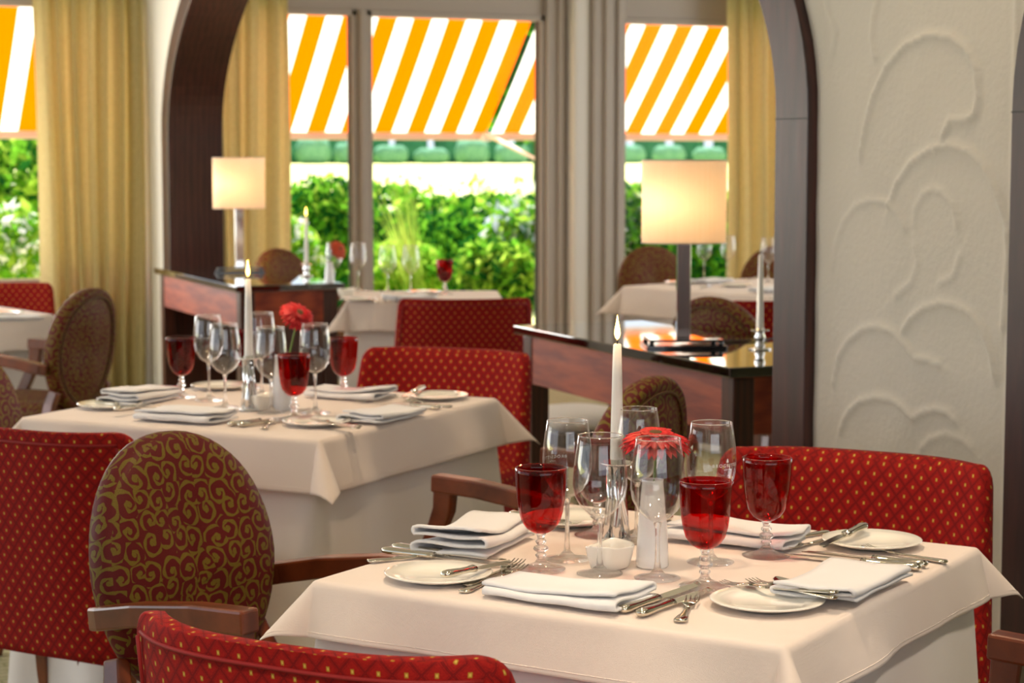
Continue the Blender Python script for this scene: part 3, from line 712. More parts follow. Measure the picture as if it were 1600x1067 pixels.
def knife_parts(L=.225):
    h = MB(); xs = [0, .004, .014, .035, L*.25, L*.38, L*.405, L*.415, L*.43]; ws = [.005, .009, .0105, .0088, .0078, .0082, .0095, .0068, .0095]
    h.tube([(x, 0, .0065) for x in xs], [(w, w*.6) for w in ws], 14)
    b = MB(); y0 = -.009
    prof = [(L*.43, -.006, .006), (L*.5, -.010, .0062), (L*.7, -.0105, .006), (L*.88, -.0095, .004), (L*.96, -.005, .001), (L, .004, -.002)]
    vs = []; 
    for x, a, c in prof: vs += [(x, a, .0055), (x, .0068 if x < L*.96 else .006, .0055)]
    L2 = []
    for x, a, c in prof: L2.append([(x, a, .0052), (x, .0068, .0042), (x, .0068, .0066), (x, a, .0056)])
    b.loft(L2); return h, b
def cutlery(kind, L):
    nm = {'fork': 'fork', 'spoon': 'spoon', 'knife': 'table_knife', 'butter': 'butter_knife'}[kind]
    if kind == 'fork': o = obj(nm, fork(L), M['silver']); 
    elif kind == 'spoon': o = obj(nm, spoon(L), M['silver'])
    else:
        o = thing(nm, '', 'knife'); h, b = knife_parts(L); obj('handle', h, M['silver'], o); obj('blade', b, M['silver'], o, smooth=False)
    tag(o, '', kind if kind != 'butter' else 'knife'); return o
def napkin(Lx=.21, Wy=.11, seed=0, layers=4, h=.0052):
    rnd = random.Random(seed); path = []
    # zig-zag fold seen at the ends
    for k in range(layers):
        w = Wy/2*(1-.05*k-.02*rnd.random()); y = [-w, w] if k % 2 == 0 else [w, -w]
        z = .003+h*k
        path += [(y[0]+(y[1]-y[0])*i/8, z+.0012*math.sin(i*.8+k)) for i in range(9)]
        if k < layers-1:
            for a in (-60, -25, 10, 45): path.append((y[1]+math.copysign(h*.62*math.cos(R(a)), y[1]), z+h/2+h*.5*math.sin(R(a))))
    mb = MB(); mb.open = True; L = []; nx = 14
    for i in range(nx+1):
        s = i/nx; x = -Lx/2+Lx*s; row = []
        for j, (y, z) in enumerate(path):
            k = j/len(path); puff = 1+.35*math.exp(-(s/.25)**2)+.15*math.sin(s*5+seed)
            sk = (k-.5)*.02*math.sin(seed+1.7); row.append((x+sk+.004*math.sin(y*40+seed), y*(1+.06*math.sin(s*4+seed)), z*puff+.0008*math.sin(x*60+y*50)))
        L.append(row)
    mb.loft(L, cap=False, close=False); return mb
def flower(center, face_dir, dia, mat, stem_base, t):
    q = Vector(face_dir).normalized().to_track_quat('Z', 'Y').to_matrix()
    mb = MB()
    for ring, (n, r0, r1, dz) in enumerate(((28, .12, 1.0, -.30), (26, .12, .92, -.16), (18, .1, .5, .0))):
        for k in range(n):
            a = 2*math.pi*(k+.5*ring)/n+random.uniform(-.06, .06); rr_ = dia/2*(r1+random.uniform(-.06, .04)); w = dia*.052
            pts = []
            for i, f in enumerate((0, .3, .6, .85, 1)):
                rad = dia/2*r0+(rr_-dia/2*r0)*f; zz = dia/2*(dz*f*f*1.3+.06*(2-ring)*0+.05*ring)+dia*.02; ww = w*(.45, .9, 1.0, .8, .15)[i]
                cx, cy = rad*math.cos(a), rad*math.sin(a)
                pts.append([(cx-ww*math.sin(a), cy+ww*math.cos(a), zz), (cx, cy, zz-dia*.012), (cx+ww*math.sin(a), cy-ww*math.cos(a), zz)])
            o = len(mb.v); mb.v += [p for r_ in pts for p in r_]
            for i in range(4):
                for j in range(2): mb.f.append((o+i*3+j, o+i*3+j+1, o+i*3+j+4, o+i*3+j+3))
    mb.open = True
    mb.v = [tuple(q @ Vector(p)+Vector(center)) for p in mb.v]
    fl = obj('petals', mb, mat, t, sol=.0006)
    hb = MB().lathe([(.0005, -.02*dia), (.11*dia, 0), (.13*dia, .05*dia), (.08*dia, .075*dia), (.0005, .08*dia)], 20); hb.v = [tuple(q @ Vector(p)+Vector(center)) for p in hb.v]
    obj('flower_heart', hb, M['gcore'], t)
    cb = MB().lathe([(.0005, -.11*dia), (.05*dia, -.09*dia), (.10*dia, -.03*dia), (.11*dia, .02*dia)], 16); cb.v = [tuple(q @ Vector(p)+Vector(center)) for p in cb.v]
    obj('calyx', cb, M['stem'], t)
    c = Vector(center)-q @ Vector((0, 0, dia*.1)); b = Vector(stem_base)
    obj('stem', MB().tube([b, b.lerp(c, .4)+Vector((0, 0, .003)), b.lerp(c, .75)+Vector((.001, 0, .002)), c], .0022, 8), M['stem'], t)
def vase():
    t = thing('bud_vase', '', 'vase'); pr = [(.0005, 0), (.024, 0), (.026, .003), (.0255, .02), (.0225, .07), (.0185, .115), (.0168, .136), (.0172, .139), (.0155, .1385), (.0152, .12), (.016, .06), (.0005, .05)]
    obj('body', MB().lathe(pr, 36), M['china2'], t); return t
def dish():
    t = thing('sugar_dish', '', 'dish'); L = []; n = 40
    def sq(a, b, z, wav=0):
        o = []
        for k in range(n):
            an = 2*math.pi*k/n; x = a*math.copysign(abs(math.cos(an))**.5, math.cos(an)); y = b*math.copysign(abs(math.sin(an))**.5, math.sin(an)); o.append((x, y, z+wav*math.sin(an*2+.6)))
        return o
    L = [sq(.027, .019, 0), sq(.030, .022, .003), sq(.035, .026, .02), sq(.0375, .028, .036, .003), sq(.0375, .028, .0385, .003), sq(.035, .0255, .0385, .003), sq(.033, .024, .03, .001), sq(.028, .02, .008)]
    obj('body', MB().loft(L), M['china'], t); return t
def candlestick(tall=True):
    t = thing('candle_holder', '', 'candle holder')
    if tall:
        obj('base', MB().lathe([(.0005, 0), (.026, 0), (.027, .002), (.0265, .004), (.018, .008), (.0005, .009)], 36), M['chrome'], t)
        for k in range(4):
            a = math.pi/4+k*math.pi/2; r0, r1 = .0125, .0105
            obj('tube', MB().tube([(r0*1.35*math.cos(a), r0*1.35*math.sin(a), .006), (r0*1.1*math.cos(a), r0*1.1*math.sin(a), .03), (r1*math.cos(a), r1*math.sin(a), .07), (r1*math.cos(a), r1*math.sin(a), .130)], .0072, 16), M['chrome'], t)
        pz = .130
    else:
        obj('base', MB().lathe([(.0005, 0), (.034, 0), (.035, .003), (.02, .006), (.0005, .007)], 32), M['chrome'], t)
        obj('column', MB().lathe([(.014, .006), (.016, .012), (.011, .022), (.015, .032), (.017, .04), (.012, .05), (.014, .056)], 24), M['chrome'], t); pz = .056
    obj('drip_pan', MB().lathe([(.0005, pz-.002), (.020, pz-.001), (.0285, pz+.003), (.029, pz+.0045), (.019, pz+.001), (.0125, pz+.001), (.0125, pz+.010), (.0115, pz+.010), (.0115, pz), (.0005, pz)], 36), M['chrome'], t)
    return t, pz
def candle(h, lit=True):
    t = thing('taper_candle', '', 'candle')
    obj('wax', MB().lathe([(.0005, 0), (.0105, 0), (.0112, .004), (.0105, .05), (.0085, h*.7), (.0068, h-.002), (.005, h), (.002, h-.002), (.0005, h-.002)], 28), M['wax'], t)
    obj('wick', MB().tube([(0, 0, h-.003), (.0005, 0, h+.005), (.0018, 0, h+.010)], .0009, 6), M['wick'], t)
    if lit:
        obj('flame', MB().lathe([(.0003, h+.006), (.0035, h+.010), (.0052, h+.016), (.0046, h+.024), (.0028, h+.033), (.0012, h+.041), (.0003, h+.048)], 16), M['flame'], t)
    return t
ZT = .7522
WG0, WG1, GB, PL, VS, DS = wine_glass(0), wine_glass(1), goblet(), plate(), vase(), dish()
HA, pzA = candlestick(True); HB, pzB = candlestick(False)
CA, CN = candle(.203), candle(.235, False)
CB = candle(.235)
GW, GR = 'clear wine glasses', 'red goblets with beaded stems'
# --- nearest table
for px, py, proto, lab in ((886, 873, WG0, 'clear wine glass at the left rear of the nearest table, behind the left red goblet'),
        (995, 845, WG0, 'rearmost clear wine glass on the nearest table, behind the lit candle'), (1110, 878, WG0, 'clear wine glass with white lettering at the right of the nearest table'),
        (937, 896, WG1, 'rounded wine glass before the white dish on the nearest table'), (1027, 903, WG1, 'rounded wine glass before the red flower on the nearest table')):
    place(proto, P(px, py, ZT), random.uniform(0, 6), lab, GW)
for px, py, lab in ((845, 889, 'leftmost red goblet on the nearest table'), (1101, 916, 'front red goblet on the nearest table, lowest in the picture'), (1197, 868, 'right red goblet on the nearest table, before the red chair'), (933, 836, 'red goblet at the back of the nearest table, seen through the glasses')):
    place(GB, P(px, py, ZT), random.uniform(0, 6), lab, GR)
p = P(963, 846, ZT); place(HA, p, R(20), 'chrome candle holder of four tubes on the nearest table')
place(CA, p+Vector((0, 0, pzA+.0005)), 0, 'tall lit white taper candle on the nearest table'); lamp('candle_light', 'POINT', p+Vector((0, 0, pzA+.25)), .5, (1, .6, .25), shadow_soft_size=.008)
pv = P(1019, 885, ZT); place(VS, pv, 0, 'white bud vase on the nearest table, holding the large red gerbera')
t = thing('gerbera', 'large red gerbera in the bud vase on the nearest table', 'flower', pv); flower((.016, .022, .203), (-.04, -.16, 1), .114, M['gerbera'], (0, 0, .052), t)
pd = P(953, 888, ZT); place(DS, pd, R(25), 'small white porcelain dish beside the vase on the nearest table')
# plates
for px, py, lab in ((685, 899, 'white side plate at the left of the nearest table, with a butter knife across it'), (1199, 941, 'white side plate at the near corner of the nearest table'), (1362, 847, 'white side plate near the red chair on the nearest table, with a butter knife'), (892, 812, 'white side plate at the back of the nearest table, behind the red goblet')):
    place(PL, P(px, py, ZT+.006)*1+Vector((0, 0, -.006)), 0, lab, 'white side plates on the nearest table')
KN = {}
def cut(kind, L, p0, p1, lab, dz=0.0, dz1=None, grp='cutlery'):
    key = (kind, L)
    if key not in KN: KN[key] = cutlery(kind, L)
    a = P(p0[0], p0[1], ZT+dz); b_ = P(p1[0], p1[1], ZT+dz); d = b_-a
    tl = -math.asin(max(-.5, min(.5, ((dz1 if dz1 is not None else dz)-dz)/L)))
    o = place(KN[key], a+Vector((0, 0, .0004)), 0, lab, grp)
    o.rotation_euler = (0, tl, math.atan2(d.y, d.x)); return o
g = 'cutlery on the nearest table'
cut('knife', .225, (970, 960), (1085, 920), 'leftmost knife beside the front napkin', 0, None, g)
cut('knife', .205, (998, 966), (1105, 928), 'second knife right of the front napkin', 0, None, g)
cut('fork', .135, (1062, 974), (1092, 926), 'small dessert fork left of the near corner plate', 0, None, g)
cut('fork', .195, (723, 928), (842, 880), 'fork nearest the table edge at the left of the front napkin', 0, None, g)
cut('fork', .185, (729, 918), (828, 876), 'fork just behind the outermost one left of the front napkin', 0, None, g)
cut('butter', .165, (692, 905), (800, 878), 'butter knife resting across the left side plate', .0145, .010, g)
cut('knife', .225, (598, 865), (806, 889), 'nearer of two knives at the left end of the table', .001, None, g)
cut('knife', .215, (614, 859), (812, 884), 'farther of two knives at the left end of the table', .001, None, g)
cut('spoon', .155, (574, 880), (664, 872), 'spoon at the left corner of the nearest table', 0, None, g)
cut('fork', .195, (786, 805), (905, 834), 'nearer fork behind the left napkin', 0, None, g)
cut('fork', .185, (800, 802), (915, 829), 'farther fork behind the left napkin', 0, None, g)
cut('fork', .19, (1293, 833), (1214, 848), 'rear fork left of the plate by the red chair', 0, None, g)
cut('fork', .18, (1318, 838), (1243, 858), 'front fork left of the plate by the red chair', 0, None, g)
cut('butter', .165, (1352, 826), (1276, 852), 'butter knife lying over the plate by the red chair', .0155, .006, g)
cut('knife', .225, (1439, 893), (1238, 872), 'nearer knife under the right napkin', 0, None, g)
cut('knife', .21, (1449, 888), (1272, 868), 'farther knife under the right napkin', 0, None, g)
cut('fork', .155, (1479, 881), (1375, 864), 'dessert fork beyond the right napkin', 0, None, g)
cut('fork', .20, (1309, 929), (1131, 900), 'front fork lying over the near corner plate', .0235, .006, g)
cut('fork', .19, (1305, 938), (1157, 896), 'second fork beside the near corner plate', .0185, .006, g)
cut('spoon', .16, (1346, 936), (1290, 925), 'spoon end peeping from under the right napkin', 0, None, g)
cut('knife', .21, (1046, 812), (1000, 832), 'knife behind the bud vase', 0, None, g)
def nap(px, py, rz, seed, lab, grp, Lx=.21, Wy=.11, layers=3, z=ZT+.004, h=.0055):
    o = obj('folded_napkin', napkin(Lx, Wy, seed, layers, h), M['napkin'], sol=.0044); p = P(px, py, z+.01); o.location = (p.x, p.y, z+.0005); o.rotation_euler = (0, 0, rz)
    return tag(o, lab, 'napkin', grp)
g = 'folded white napkins'
nap(886, 922, A1+math.pi/2, 1, 'folded white napkin at the front edge of the nearest table', g, .225, .115, 3, ZT+.004, .006)
nap(745, 842, A1+.15, 2, 'thick folded white napkin at the left side of the nearest table', g, .215, .12, 4, ZT+.004, .0095)
nap(1316, 906, A1+.0, 3, 'folded white napkin at the right side of the nearest table', g, .22, .125, 3, ZT+.008, .006)
nap(1150, 834, A1+math.pi/2, 4, 'folded white napkin at the far side of the nearest table, before the red chair', g, .225, .11, 3, ZT+.004, .009)
# hotel lettering on the wine glasses
def lettering(glass_base, r, z, text, size, ang, parent):
    cu_ = bpy.data.curves.new('lettering', 'FONT'); cu_.body = text; cu_.size = size; cu_.align_x = 'CENTER'; cu_.space_character = 1.35
    tmp = bpy.data.objects.new('tmp', cu_); COL.objects.link(tmp); dg = bpy.context.evaluated_depsgraph_get()
    me = bpy.data.meshes.new_from_object(tmp.evaluated_get(dg)); bpy.data.objects.remove(tmp)
    for v in me.vertices:
        a = ang+v.co.x/r; v.co = Vector((math.cos(a)*(r+.0004), math.sin(a)*(r+.0004), z+v.co.y))
    return me
def add_logo(root, r, z, word, ang):
    w = bpy.data.objects.new('lettering', lettering(None, r, z, word, .0070, ang, None)); w.data.materials.clear(); w.data.materials.append(M['logo']); COL.objects.link(w); w.parent = root
    w2 = bpy.data.objects.new('lettering', lettering(None, r, z-.0055, 'HOTEL', .0034, ang, None)); w2.data.materials.clear(); w2.data.materials.append(M['logo']); COL.objects.link(w2); w2.parent = root
    mb = MB(); mb.open = True
    for k, (w_, zz, h) in enumerate(((.0032, .0075, .0028), (.0025, .0095, .0026), (.0016, .0113, .0024))):
        vs = [(-w_, zz), (w_, zz), (0, zz+h)]; mb.add([(math.cos(ang+x/r)*(r+.0004), math.sin(ang+x/r)*(r+.0004), z+y) for x, y in vs], [(0, 1, 2)])
    mb.add([(math.cos(ang+x/r)*(r+.0004), math.sin(ang+x/r)*(r+.0004), z+y) for x, y in ((-.0006, .0062), (.0006, .0062), (.0006, .0078), (-.0006, .0078))], [(0, 1, 2, 3)])
    obj('tree_emblem', mb, M['logo'], root, smooth=False)
clear = [o for o in bpy.data.objects if o.parent is None and o.name.startswith('wine_glass')]
for o in clear: o.rotation_euler = (0, 0, 0)
def toward(o, deg):      # world angle from the glass to the viewpoint, turned by deg
    return math.atan2(-o.location.y, -o.location.x)+R(deg)
w0 = [o for o in clear if len(o.children) and 'lettering' in o['label']][0]
add_logo(w0, .0392, .158, 'BROGSITTER', toward(w0, 40))
w1 = [o for o in clear if 'left rear' in o['label']][0]; add_logo(w1, .0392, .158, 'BROGSITTER', toward(w1, 218))
# --- second table
for px, py, proto, lab in ((327, 625, WG0, 'leftmost clear wine glass on the second table'), (352, 637, WG1, 'second clear wine glass from the left on the second table'), (409, 618, WG0, 'clear wine glass just right of the candle on the second table, rear'),
        (424, 645, WG1, 'clear wine glass before the white vase on the second table'), (493, 645, WG0, 'rightmost clear wine glass on the second table, under the red flower')):
    place(proto, P(px, py, ZT), 0, lab, 'clear wine glasses on the second table')
for px, py, lab in ((284, 620, 'leftmost red goblet on the second table'), (460, 655, 'middle red goblet on the second table'), (537, 621, 'rightmost red goblet on the second table, before the red chair'), (385, 606, 'red goblet hidden behind the candle holder on the second table')):
    place(GB, P(px, py, ZT), 1.0, lab, 'red goblets on the second table')
p = P(390, 641, ZT); place(HA, p, R(10), 'chrome candle holder of four tubes on the second table')
place(CA, p+Vector((0, 0, pzA+.0005)), 0, 'tall lit white taper candle on the second table'); lamp('candle_light', 'POINT', p+Vector((0, 0, pzA+.25)), .4, (1, .6, .25), shadow_soft_size=.008)
pv = P(441, 640, ZT); place(VS, pv, 0, 'white bud vase on the second table')
t = thing('gerbera', 'red gerbera leaning right out of the vase on the second table', 'flower', pv); f = C(.6, -.7, 0)-C(0, 0, 0); flower(C(.046, -.005, .245), f.normalized()*.75+Vector((0, 0, .75)), .098, M['gerbera'], (0, 0, .052), t)
place(DS, P(411, 640, ZT), R(20), 'small white porcelain dish beside the vase on the second table')
for px, py, lab in ((172, 637, 'white side plate at the left corner of the second table'), (495, 664, 'white side plate at the near corner of the second table'), (683, 623, 'white side plate at the right side of the second table'), (345, 607, 'white side plate at the back of the second table')):
    place(PL, P(px, py, ZT), 0, lab, 'white side plates on the second table')
g = 'folded napkins on the second table'
nap(292, 648, A2+math.pi/2, 5, 'folded white napkin at the front edge of the second table', g, .22, .12, 3, ZT+.004, .008)
nap(221, 619, A2+.1, 6, 'puffed white napkin at the left side of the second table', g, .22, .12, 4, ZT+.004, .008)
nap(600, 646, A2+.0, 7, 'folded white napkin at the right side of the second table', g, .22, .12, 3, ZT+.004, .006)
nap(546, 614, A2+math.pi/2, 8, 'folded white napkin at the far side of the second table, behind the rightmost goblet', g, .22, .11, 3, ZT+.004, .008)
g = 'cutlery on the second table'
cut('knife', .225, (357, 667), (450, 655), 'knife right of the front napkin on the second table', 0, None, g)
cut('knife', .21, (372, 668), (465, 657), 'second knife right of the front napkin on the second table', 0, None, g)
cut('fork', .135, (412, 672), (432, 652), 'small dessert fork on the second table', 0, None, g)
cut('knife', .225, (140, 632), (232, 640), 'nearer knife at the left corner of the second table', .0005, None, g)
cut('knife', .215, (152, 628), (240, 636), 'farther knife at the left corner of the second table', .0005, None, g)
cut('butter', .165, (180, 643), (235, 633), 'butter knife across the left plate of the second table', .0145, .008, g)
cut('fork', .195, (222, 656), (300, 640), 'fork left of the front napkin on the second table', 0, None, g)
cut('fork', .19, (563, 668), (472, 652), 'fork across the near corner plate of the second table', .0155, .008, g)
cut('fork', .18, (560, 671), (485, 655), 'second fork across the near corner plate of the second table', .0155, .008, g)
cut('knife', .22, (688, 641), (600, 632), 'knife at the right side of the second table', 0, None, g)
cut('butter', .165, (662, 608), (618, 622), 'butter knife over the right plate of the second table', .0155, .006, g)
cut('fork', .19, (620, 619), (575, 628), 'fork left of the right plate on the second table', 0, None, g)
cut('spoon', .17, (705, 637), (655, 630), 'spoon at the right corner of the second table', 0, None, g)
# --- consoles: candles
p = P(1187, 546, .8005); place(HB, p, 0, 'low chrome candle holder on the right console'); place(CN, p+Vector((0, 0, pzB+.0005)), 0, 'unlit white taper candle on the right console')
p = P(479, 432, .8005); place(HB, p, 0, 'low chrome candle holder on the left console'); place(CB, p+Vector((0, 0, pzB+.0005)), 0, 'lit white taper candle on the left console before the window')
lamp('candle_light', 'POINT', p+Vector((0, 0, pzB+.29)), .4, (1, .6, .25), shadow_soft_size=.008)
# --- window tables
for px, py, proto, lab in ((522, 452, WG0, 'clear wine glass beside the orange flower on the middle window table'), (560, 453, WG0, 'clear wine glass before the window mullion on the middle window table'), (606, 456, WG1, 'farther left of the two faint wine glasses before the green hedge'), (642, 456, WG1, 'faint wine glass before the hedge, next to the single red goblet')):
    place(proto, P(px, py, ZT), 0, lab, 'clear wine glasses on the middle window table')
place(GB, P(695, 460, ZT), 0, 'single red goblet on the middle window table, before the hedge')
pv = P(515, 455, ZT); place(VS, pv, 0, 'white bud vase on the middle window table')
t = thing('gerbera', 'orange gerbera tilting over the middle window table', 'flower', pv); flower(C(.05, 0, .20), C(.6, -.5)+Vector((0, 0, .35)), .10, M['gerbera2'], (0, 0, .052), t)
place(DS, P(541, 464, ZT), 0, 'small white porcelain dish on the middle window table')
place(PL, P(560, 470, ZT), 0, 'white side plate on the middle window table, left end', 'plates on the window tables')
place(PL, P(662, 459, ZT), 0, 'white side plate on the middle window table, left of the red goblet', 'plates on the window tables')
cut('knife', .22, (590, 474), (560, 462), 'knife on the middle window table', 0, None, 'cutlery on the window tables')
cut('fork', .2, (610, 473), (575, 461), 'fork on the middle window table', 0, None, 'cutlery on the window tables')
nap(640, 464, R(10), 9, 'folded white napkin on the middle window table', 'napkins on the window tables')
for px, py, lab in ((1100, 437, 'clear wine glass right of the larger lamp shade'), (1137, 436, 'clear wine glass second right of the larger lamp shade'), (1200, 441, 'clear wine glass right of the unlit candle'), (1229, 441, 'clear wine glass half hidden by the right arch post')):
    place(WG0, P(px, py, ZT), 0, lab, 'clear wine glasses on the right window table')
for px, py, lab in ((1062, 444, 'white side plate behind the lamp post on the right window table'), (1150, 448, 'white side plate on the right window table, before the curtain')):
    place(PL, P(px, py, ZT), 0, lab, 'plates on the window tables')
nap(1110, 438, R(20), 10, 'folded white napkin on the right window table, left of the unlit candle', 'napkins on the window tables')
nap(1205, 452, R(20), 11, 'folded white napkin on the right window table, right of the unlit candle', 'napkins on the window tables')
cut('knife', .22, (1095, 452), (1125, 444), 'knife on the right window table, beside the lamp shade', 0, None, 'cutlery on the window tables')
cut('fork', .2, (1165, 438), (1195, 433), 'fork on the right window table, behind the unlit candle', 0, None, 'cutlery on the window tables')
place(PL, P(5, 492, ZT), 0, 'white side plate on the far left table', 'plates on the window tables')
nap(20, 497, R(10), 12, 'folded white napkin on the far left table', 'napkins on the window tables')
# low stool with a white cushion behind the right console
p = P(893, 640, .40); t = thing('stool', 'low dark stool with a white cushion seen under the right console', 'stool', (p.x, p.y, 0), R(10))
obj('cushion', MB().loft([[(.2*k*math.copysign(abs(math.cos(a))**.5, math.cos(a)), .2*k*math.copysign(abs(math.sin(a))**.5, math.sin(a)), z) for a in [2*math.pi*i/32 for i in range(32)]] for k, z in ((.9, .34), (1, .36), (1, .38), (.92, .4), (.5, .41))]), M['under'], t)
obj('seat_frame', MB().box(-.19, .19, -.19, .19, .29, .34), M['leg'], t, smooth=False, bev=.004)
for sx in (-1, 1):
    for sy in (-1, 1): obj('leg', MB().box(sx*.165-.02, sx*.165+.02, sy*.165-.02, sy*.165+.02, 0, .29), M['leg'], t, smooth=False, bev=.003)
# ceiling spots
# ------------------------------------------------------------------ garden
grass_m = plain('bright_meadow', 'DCE07A', .9, var=(.05, 'F2EFB0'), bumpy=(6, .02))
struct('ground', MB().box(-300, 600, VW+.22, 700, -.3, -.08), grass_m, smooth=False)
struct('terrace_floor', MB().box(-3.6, 9, VW+.22, 13.3, -.08, -.03), plain('pale_terrace_stone', 'B8AFA0', .8, bumpy=(20, .004)), smooth=False)
LG = [leafmat('fresh_green_leaves', '3E8A1C', '86C038', .55), leafmat('dark_green_leaves', '0E3C18', '2A7028', .35), leafmat('yellow_green_leaves', '8CC030', 'C8E060', .6), leafmat('white_blossom', 'F0F0F4', 'FFFFFF', .4), leafmat('pale_blue_blossom', 'C8D4F4', 'E8ECFF', .4)]
def leaves(n, region, size, rnd, mats):
    mb = MB(); mb.open = True; mi = []
    for _ in range(n):
        p = region(rnd); s = size*rnd.uniform(.6, 1.4)
        a = Vector((rnd.gauss(0, 1), rnd.gauss(0, 1), rnd.gauss(0, 1))).normalized(); b_ = a.cross(Vector((rnd.gauss(0, 1), rnd.gauss(0, 1), rnd.gauss(0, 1)))).normalized()
        c = Vector(p); w = s*.45
        mb.add([c-a*s, c-a*s*.2+b_*w, c+a*s, c-a*s*.2-b_*w], [(0, 1, 2, 3)]); mi.append(rnd.choices(range(len(mats)), [m_[1] for m_ in mats])[0])
    return mb, mi
def leafy(name, label, cat, n, region, size, mats, seed, group=None, kind=None, extra=None):
    rnd = random.Random(seed); mb, mi = leaves(n, region, size, rnd, mats)
    o = obj(name, mb, None, smooth=False)
    for m_, _ in mats: o.data.materials.append(m_)
    o.data.polygons.foreach_set('material_index', mi)
    tag(o, label, cat, group, kind); return o
def box_region(x0, x1, y0, y1, z0, z1, wob=.12):
    def f(r):
        x = r.uniform(x0, x1); y = r.uniform(y0, y1); top = z1+wob*math.sin(x*2.3)+wob*.6*math.sin(x*5.1+1)
        z = z0+(top-z0)*(1-r.random()**1.6*1.0); return (x, y, z)
    return f
def ball_region(c, rx, rz):
    def f(r):
        while True:
            p = Vector((r.uniform(-1, 1), r.uniform(-1, 1), r.uniform(-1, 1)))
            if .45 < p.length < 1: break
        return (c[0]+p.x*rx, c[1]+p.y*rx, c[2]+p.z*rz)
    return f
core = plain('hedge_inner_branches', '1C4A18', .9, var=(4, '2C6A22'))
hd = thing('hedge', 'clipped green hedge running across the garden behind the windows', 'hedge', (0, 0, 0))
h = obj('hedge_core', MB().box(-1.5, 12.5, 17.2, 17.9, -.08, .85), core, hd, smooth=False)
h2 = leafy('foliage', '', 'x', 15000, box_region(-1.5, 12.5, 16.9, 18.0, -.05, 1.02, .06), .065, [(LG[0], 5), (LG[1], 4), (LG[2], 2)], 1, kind='stuff'); h2.parent = hd
for k in ('label', 'category'): del h2[k]
fd = leafy('meadow_flowers', 'pale overexposed tall flowers and grass heads above the hedge', 'flowers', 6000, box_region(-2, 16, 18.3, 24, .5, 1.02, .08), .06, [(LG[3], 5), (LG[2], 5)], 2, kind='stuff')
def shrub(label, c, rx, rz, n, mats, seed, size=.05, group='garden shrubs', name='garden_shrub'):
    t = thing(name, label, 'shrub', (c[0], c[1], -.06), 0, group); f = leafy('foliage', '', 'x', n, ball_region((0, 0, c[2]+.06), rx, rz), size, mats, seed, kind='stuff'); f.parent = t
    for k in ('label', 'category'): del f[k]
    sm = MB()
    rnd = random.Random(seed)
    for k in range(7):
        a = rnd.uniform(0, 6.28); sm.tube([(0, 0, 0), (.3*rx*math.cos(a), .3*rx*math.sin(a), (c[2]+.06)*.6), (.7*rx*math.cos(a), .7*rx*math.sin(a), (c[2]+.06)*1.1)], .008, 5)
    obj('branches', sm, core, t); return t
g0, g1, g2, wh, bl = LG
def sp(px, py, V): q = PV(px, py, V); return (q.x, V, q.z)
shrub('light green leafy shrub at the bottom of the middle window, left of the red goblet', sp(625, 425, 14.3), .38, .24, 1500, [(g2, 6), (g0, 4)], 11)
shrub('dense green shrub seen between the left console candle and the mullion', sp(505, 360, 15.2), .42, .45, 1900, [(g0, 6), (g1, 5), (g2, 1)], 12)
shrub('green shrub with pale blue blossoms before the right part of the middle window', sp(812, 370, 14.4), .30, .30, 1500, [(g0, 4), (g2, 4), (bl, 2), (wh, 1)], 13)
shrub('bright green shrub right of the red goblet beyond the glass', sp(775, 425, 14.0), .36, .26, 1600, [(g2, 4), (g0, 5), (g1, 3)], 14)
shrub('green shrub seen left of the larger lamp shade', sp(975, 370, 14.4), .28, .42, 1600, [(g0, 5), (g1, 5), (g2, 2), (wh, 1)], 15)
shrub('white-flowering shrub outside the left window', sp(18, 385, 14.2), .35, .30, 1500, [(wh, 3), (g2, 4), (g0, 3)], 16)
shrub('pale green shrub behind the left curtain edge outside the left window', sp(25, 290, 16.2), .55, .40, 1800, [(g2, 4), (g0, 4), (g1, 3)], 17, .06)
shrub('airy shrub right beside the curtain behind the smaller lamp', sp(450, 410, 14.3), .26, .34, 1200, [(g2, 5), (g0, 5), (wh, 2)], 18)
shrub('dark green shrub low between the grasses and the flowering shrub', sp(700, 400, 15.3), .55, .36, 2000, [(g1, 6), (g0, 5)], 19)
shrub('low green shrub behind the oval chair right of the lamp', sp(1085, 395, 14.5), .35, .35, 1300, [(g1, 6), (g0, 5)], 20)
# tall ornamental grasses
rnd = random.Random(5); gm = leafmat('grass_blades', '7CA838', 'C0D060', .5)
for j, (px, py, n, lab) in enumerate(((650, 440, 46, 'tall arching grass stalks beyond the glass, left of the red goblet'), (760, 445, 90, 'dense dark tuft of fine grass behind the darker red chair'))):
    b_ = PV(px, py, 13.9); mb = MB(); mb.open = True; Z0 = -.05
    for k in range(n):
        a = rnd.uniform(0, 6.28); r = rnd.uniform(.0, .10); x, y = b_.x+r*math.cos(a), 13.9+r*math.sin(a); H = rnd.uniform(.8, 1.30) if j == 0 else rnd.uniform(.5, .8); l = rnd.uniform(.05, .35); a2 = rnd.uniform(0, 6.28) if j else rnd.uniform(2.2, 3.8)
        pts = [(x+l*math.cos(a2)*f**2, y+l*.5*math.sin(a2)*f**2, Z0+H*f) for f in (0, .3, .6, .85, 1)]; w = .006 if j == 0 else .005
        for (p_, q_, wa, wb) in zip(pts[:-1], pts[1:], (w, w, w*.8, w*.6), (w, w*.8, w*.6, w*.1)):
            mb.add([(p_[0]-wa, p_[1], p_[2]), (p_[0]+wa, p_[1], p_[2]), (q_[0]+wb, q_[1], q_[2]), (q_[0]-wb, q_[1], q_[2])], [(0, 1, 2, 3)])
    tag(obj('ornamental_grass', mb, gm if j == 0 else LG[1], smooth=False), lab, 'grass', kind='stuff')
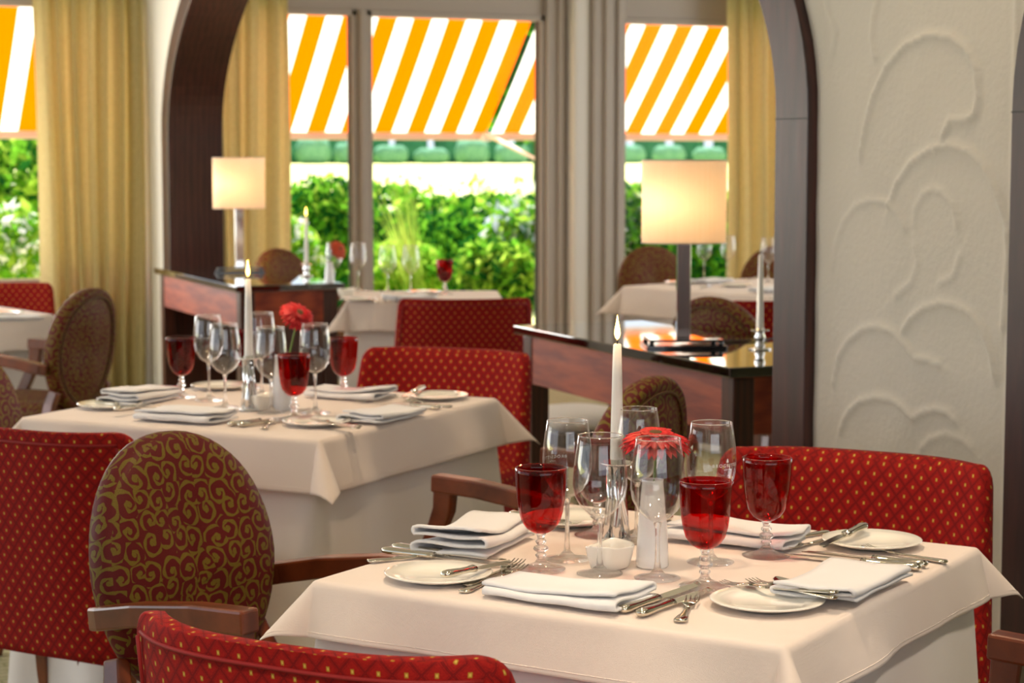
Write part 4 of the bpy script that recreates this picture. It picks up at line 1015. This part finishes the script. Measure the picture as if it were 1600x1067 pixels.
# far row of trees
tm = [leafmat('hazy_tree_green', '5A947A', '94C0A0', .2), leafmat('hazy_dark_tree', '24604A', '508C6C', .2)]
rnd = random.Random(8)
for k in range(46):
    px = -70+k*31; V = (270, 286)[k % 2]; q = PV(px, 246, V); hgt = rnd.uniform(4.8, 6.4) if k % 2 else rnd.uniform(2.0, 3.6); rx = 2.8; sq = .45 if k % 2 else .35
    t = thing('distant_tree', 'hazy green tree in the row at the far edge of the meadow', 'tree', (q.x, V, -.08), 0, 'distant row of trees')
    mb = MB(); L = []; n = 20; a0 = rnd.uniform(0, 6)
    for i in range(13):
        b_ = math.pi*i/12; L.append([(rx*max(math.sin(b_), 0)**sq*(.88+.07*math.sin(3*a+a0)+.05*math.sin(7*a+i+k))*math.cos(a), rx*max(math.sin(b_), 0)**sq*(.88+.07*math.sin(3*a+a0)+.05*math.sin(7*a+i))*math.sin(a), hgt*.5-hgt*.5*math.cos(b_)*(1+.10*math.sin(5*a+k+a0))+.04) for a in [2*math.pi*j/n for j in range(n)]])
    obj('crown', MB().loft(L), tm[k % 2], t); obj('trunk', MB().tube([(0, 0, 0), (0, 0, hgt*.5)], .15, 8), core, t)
def sp3(px, py, V): q = PV(px, py, V); return q
q = sp3(835, 110, 26.0); t = thing('garden_tree', 'tall green tree seen through the slit between the two awnings', 'tree', (q.x, 26.0, -.08))
f = leafy('foliage', '', 'x', 3000, ball_region((0, 0, q.z+.08), 1.1, 1.05), .10, [(LG[1], 6), (LG[0], 4)], 31, kind='stuff'); f.parent = t
for k in ('label', 'category'): del f[k]
obj('crown_core', MB().lathe([(.01, q.z-.7), (.6, q.z-.4), (.8, q.z+.1), (.5, q.z+.7), (.01, q.z+.95)], 14), core, t)
obj('trunk', MB().tube([(0, 0, 0), (.05, 0, q.z*.5), (0, 0, q.z-.2)], [.09, .07, .05], 8), core, t)
# awnings
pa = PV(760, 208, 13.2); pb = PV(770, 208, 13.2); ph = PV(585.5, 208, 13.2).x
aw = awning_mat(ph)
def awning(label, x0, x1):
    t = thing('awning', label, 'awning', (0, 0, 0)); zf, zb = 1.545, 2.74
    mb = MB(); mb.open = True; L = []
    for k in range(15):
        f = k/14; L.append([(x, 11.98+(13.22-11.98)*f, zb+(zf-zb)*f-.03*math.sin(math.pi*f)) for x in (x0, (x0+x1)/2, x1)])
    mb.loft(L, cap=False, close=False); obj('canvas', mb, aw, t, smooth=True)
    obj('front_bar', MB().box(x0-.01, x1+.01, 13.19, 13.26, 1.495, 1.548), plain('cream_awning_bar', 'E8D2BC', .5), t, smooth=False, bev=.008)
    obj('roller_case', MB().box(x0-.01, x1+.01, 11.93, 12.05, 2.70, 2.84), plain('cream_roller_case', 'E6DACC', .5), t, smooth=False, bev=.01)
    return t
A_ = awning('orange and white striped awning over the left and middle windows', -1.0, pa.x)
B_ = awning('orange and white striped awning over the right window', pb.x, 9.5)
am = plain('white_awning_arm', 'E6E2DC', .4)
q0 = PV(758, 209, 13.16); q1 = PV(852, 256, 12.25)
obj('folding_arm', MB().tube([q0, q0.lerp(q1, .5), q1, q1+Vector((.4, -.3, .9))], .016, 10), am, A_)
obj('arm_joint', MB().lathe([(.005, 1.485), (.035, 1.49), (.035, 1.53), (.005, 1.54)], 16, (pa.x-.02, 13.17, 0)), am, A_)
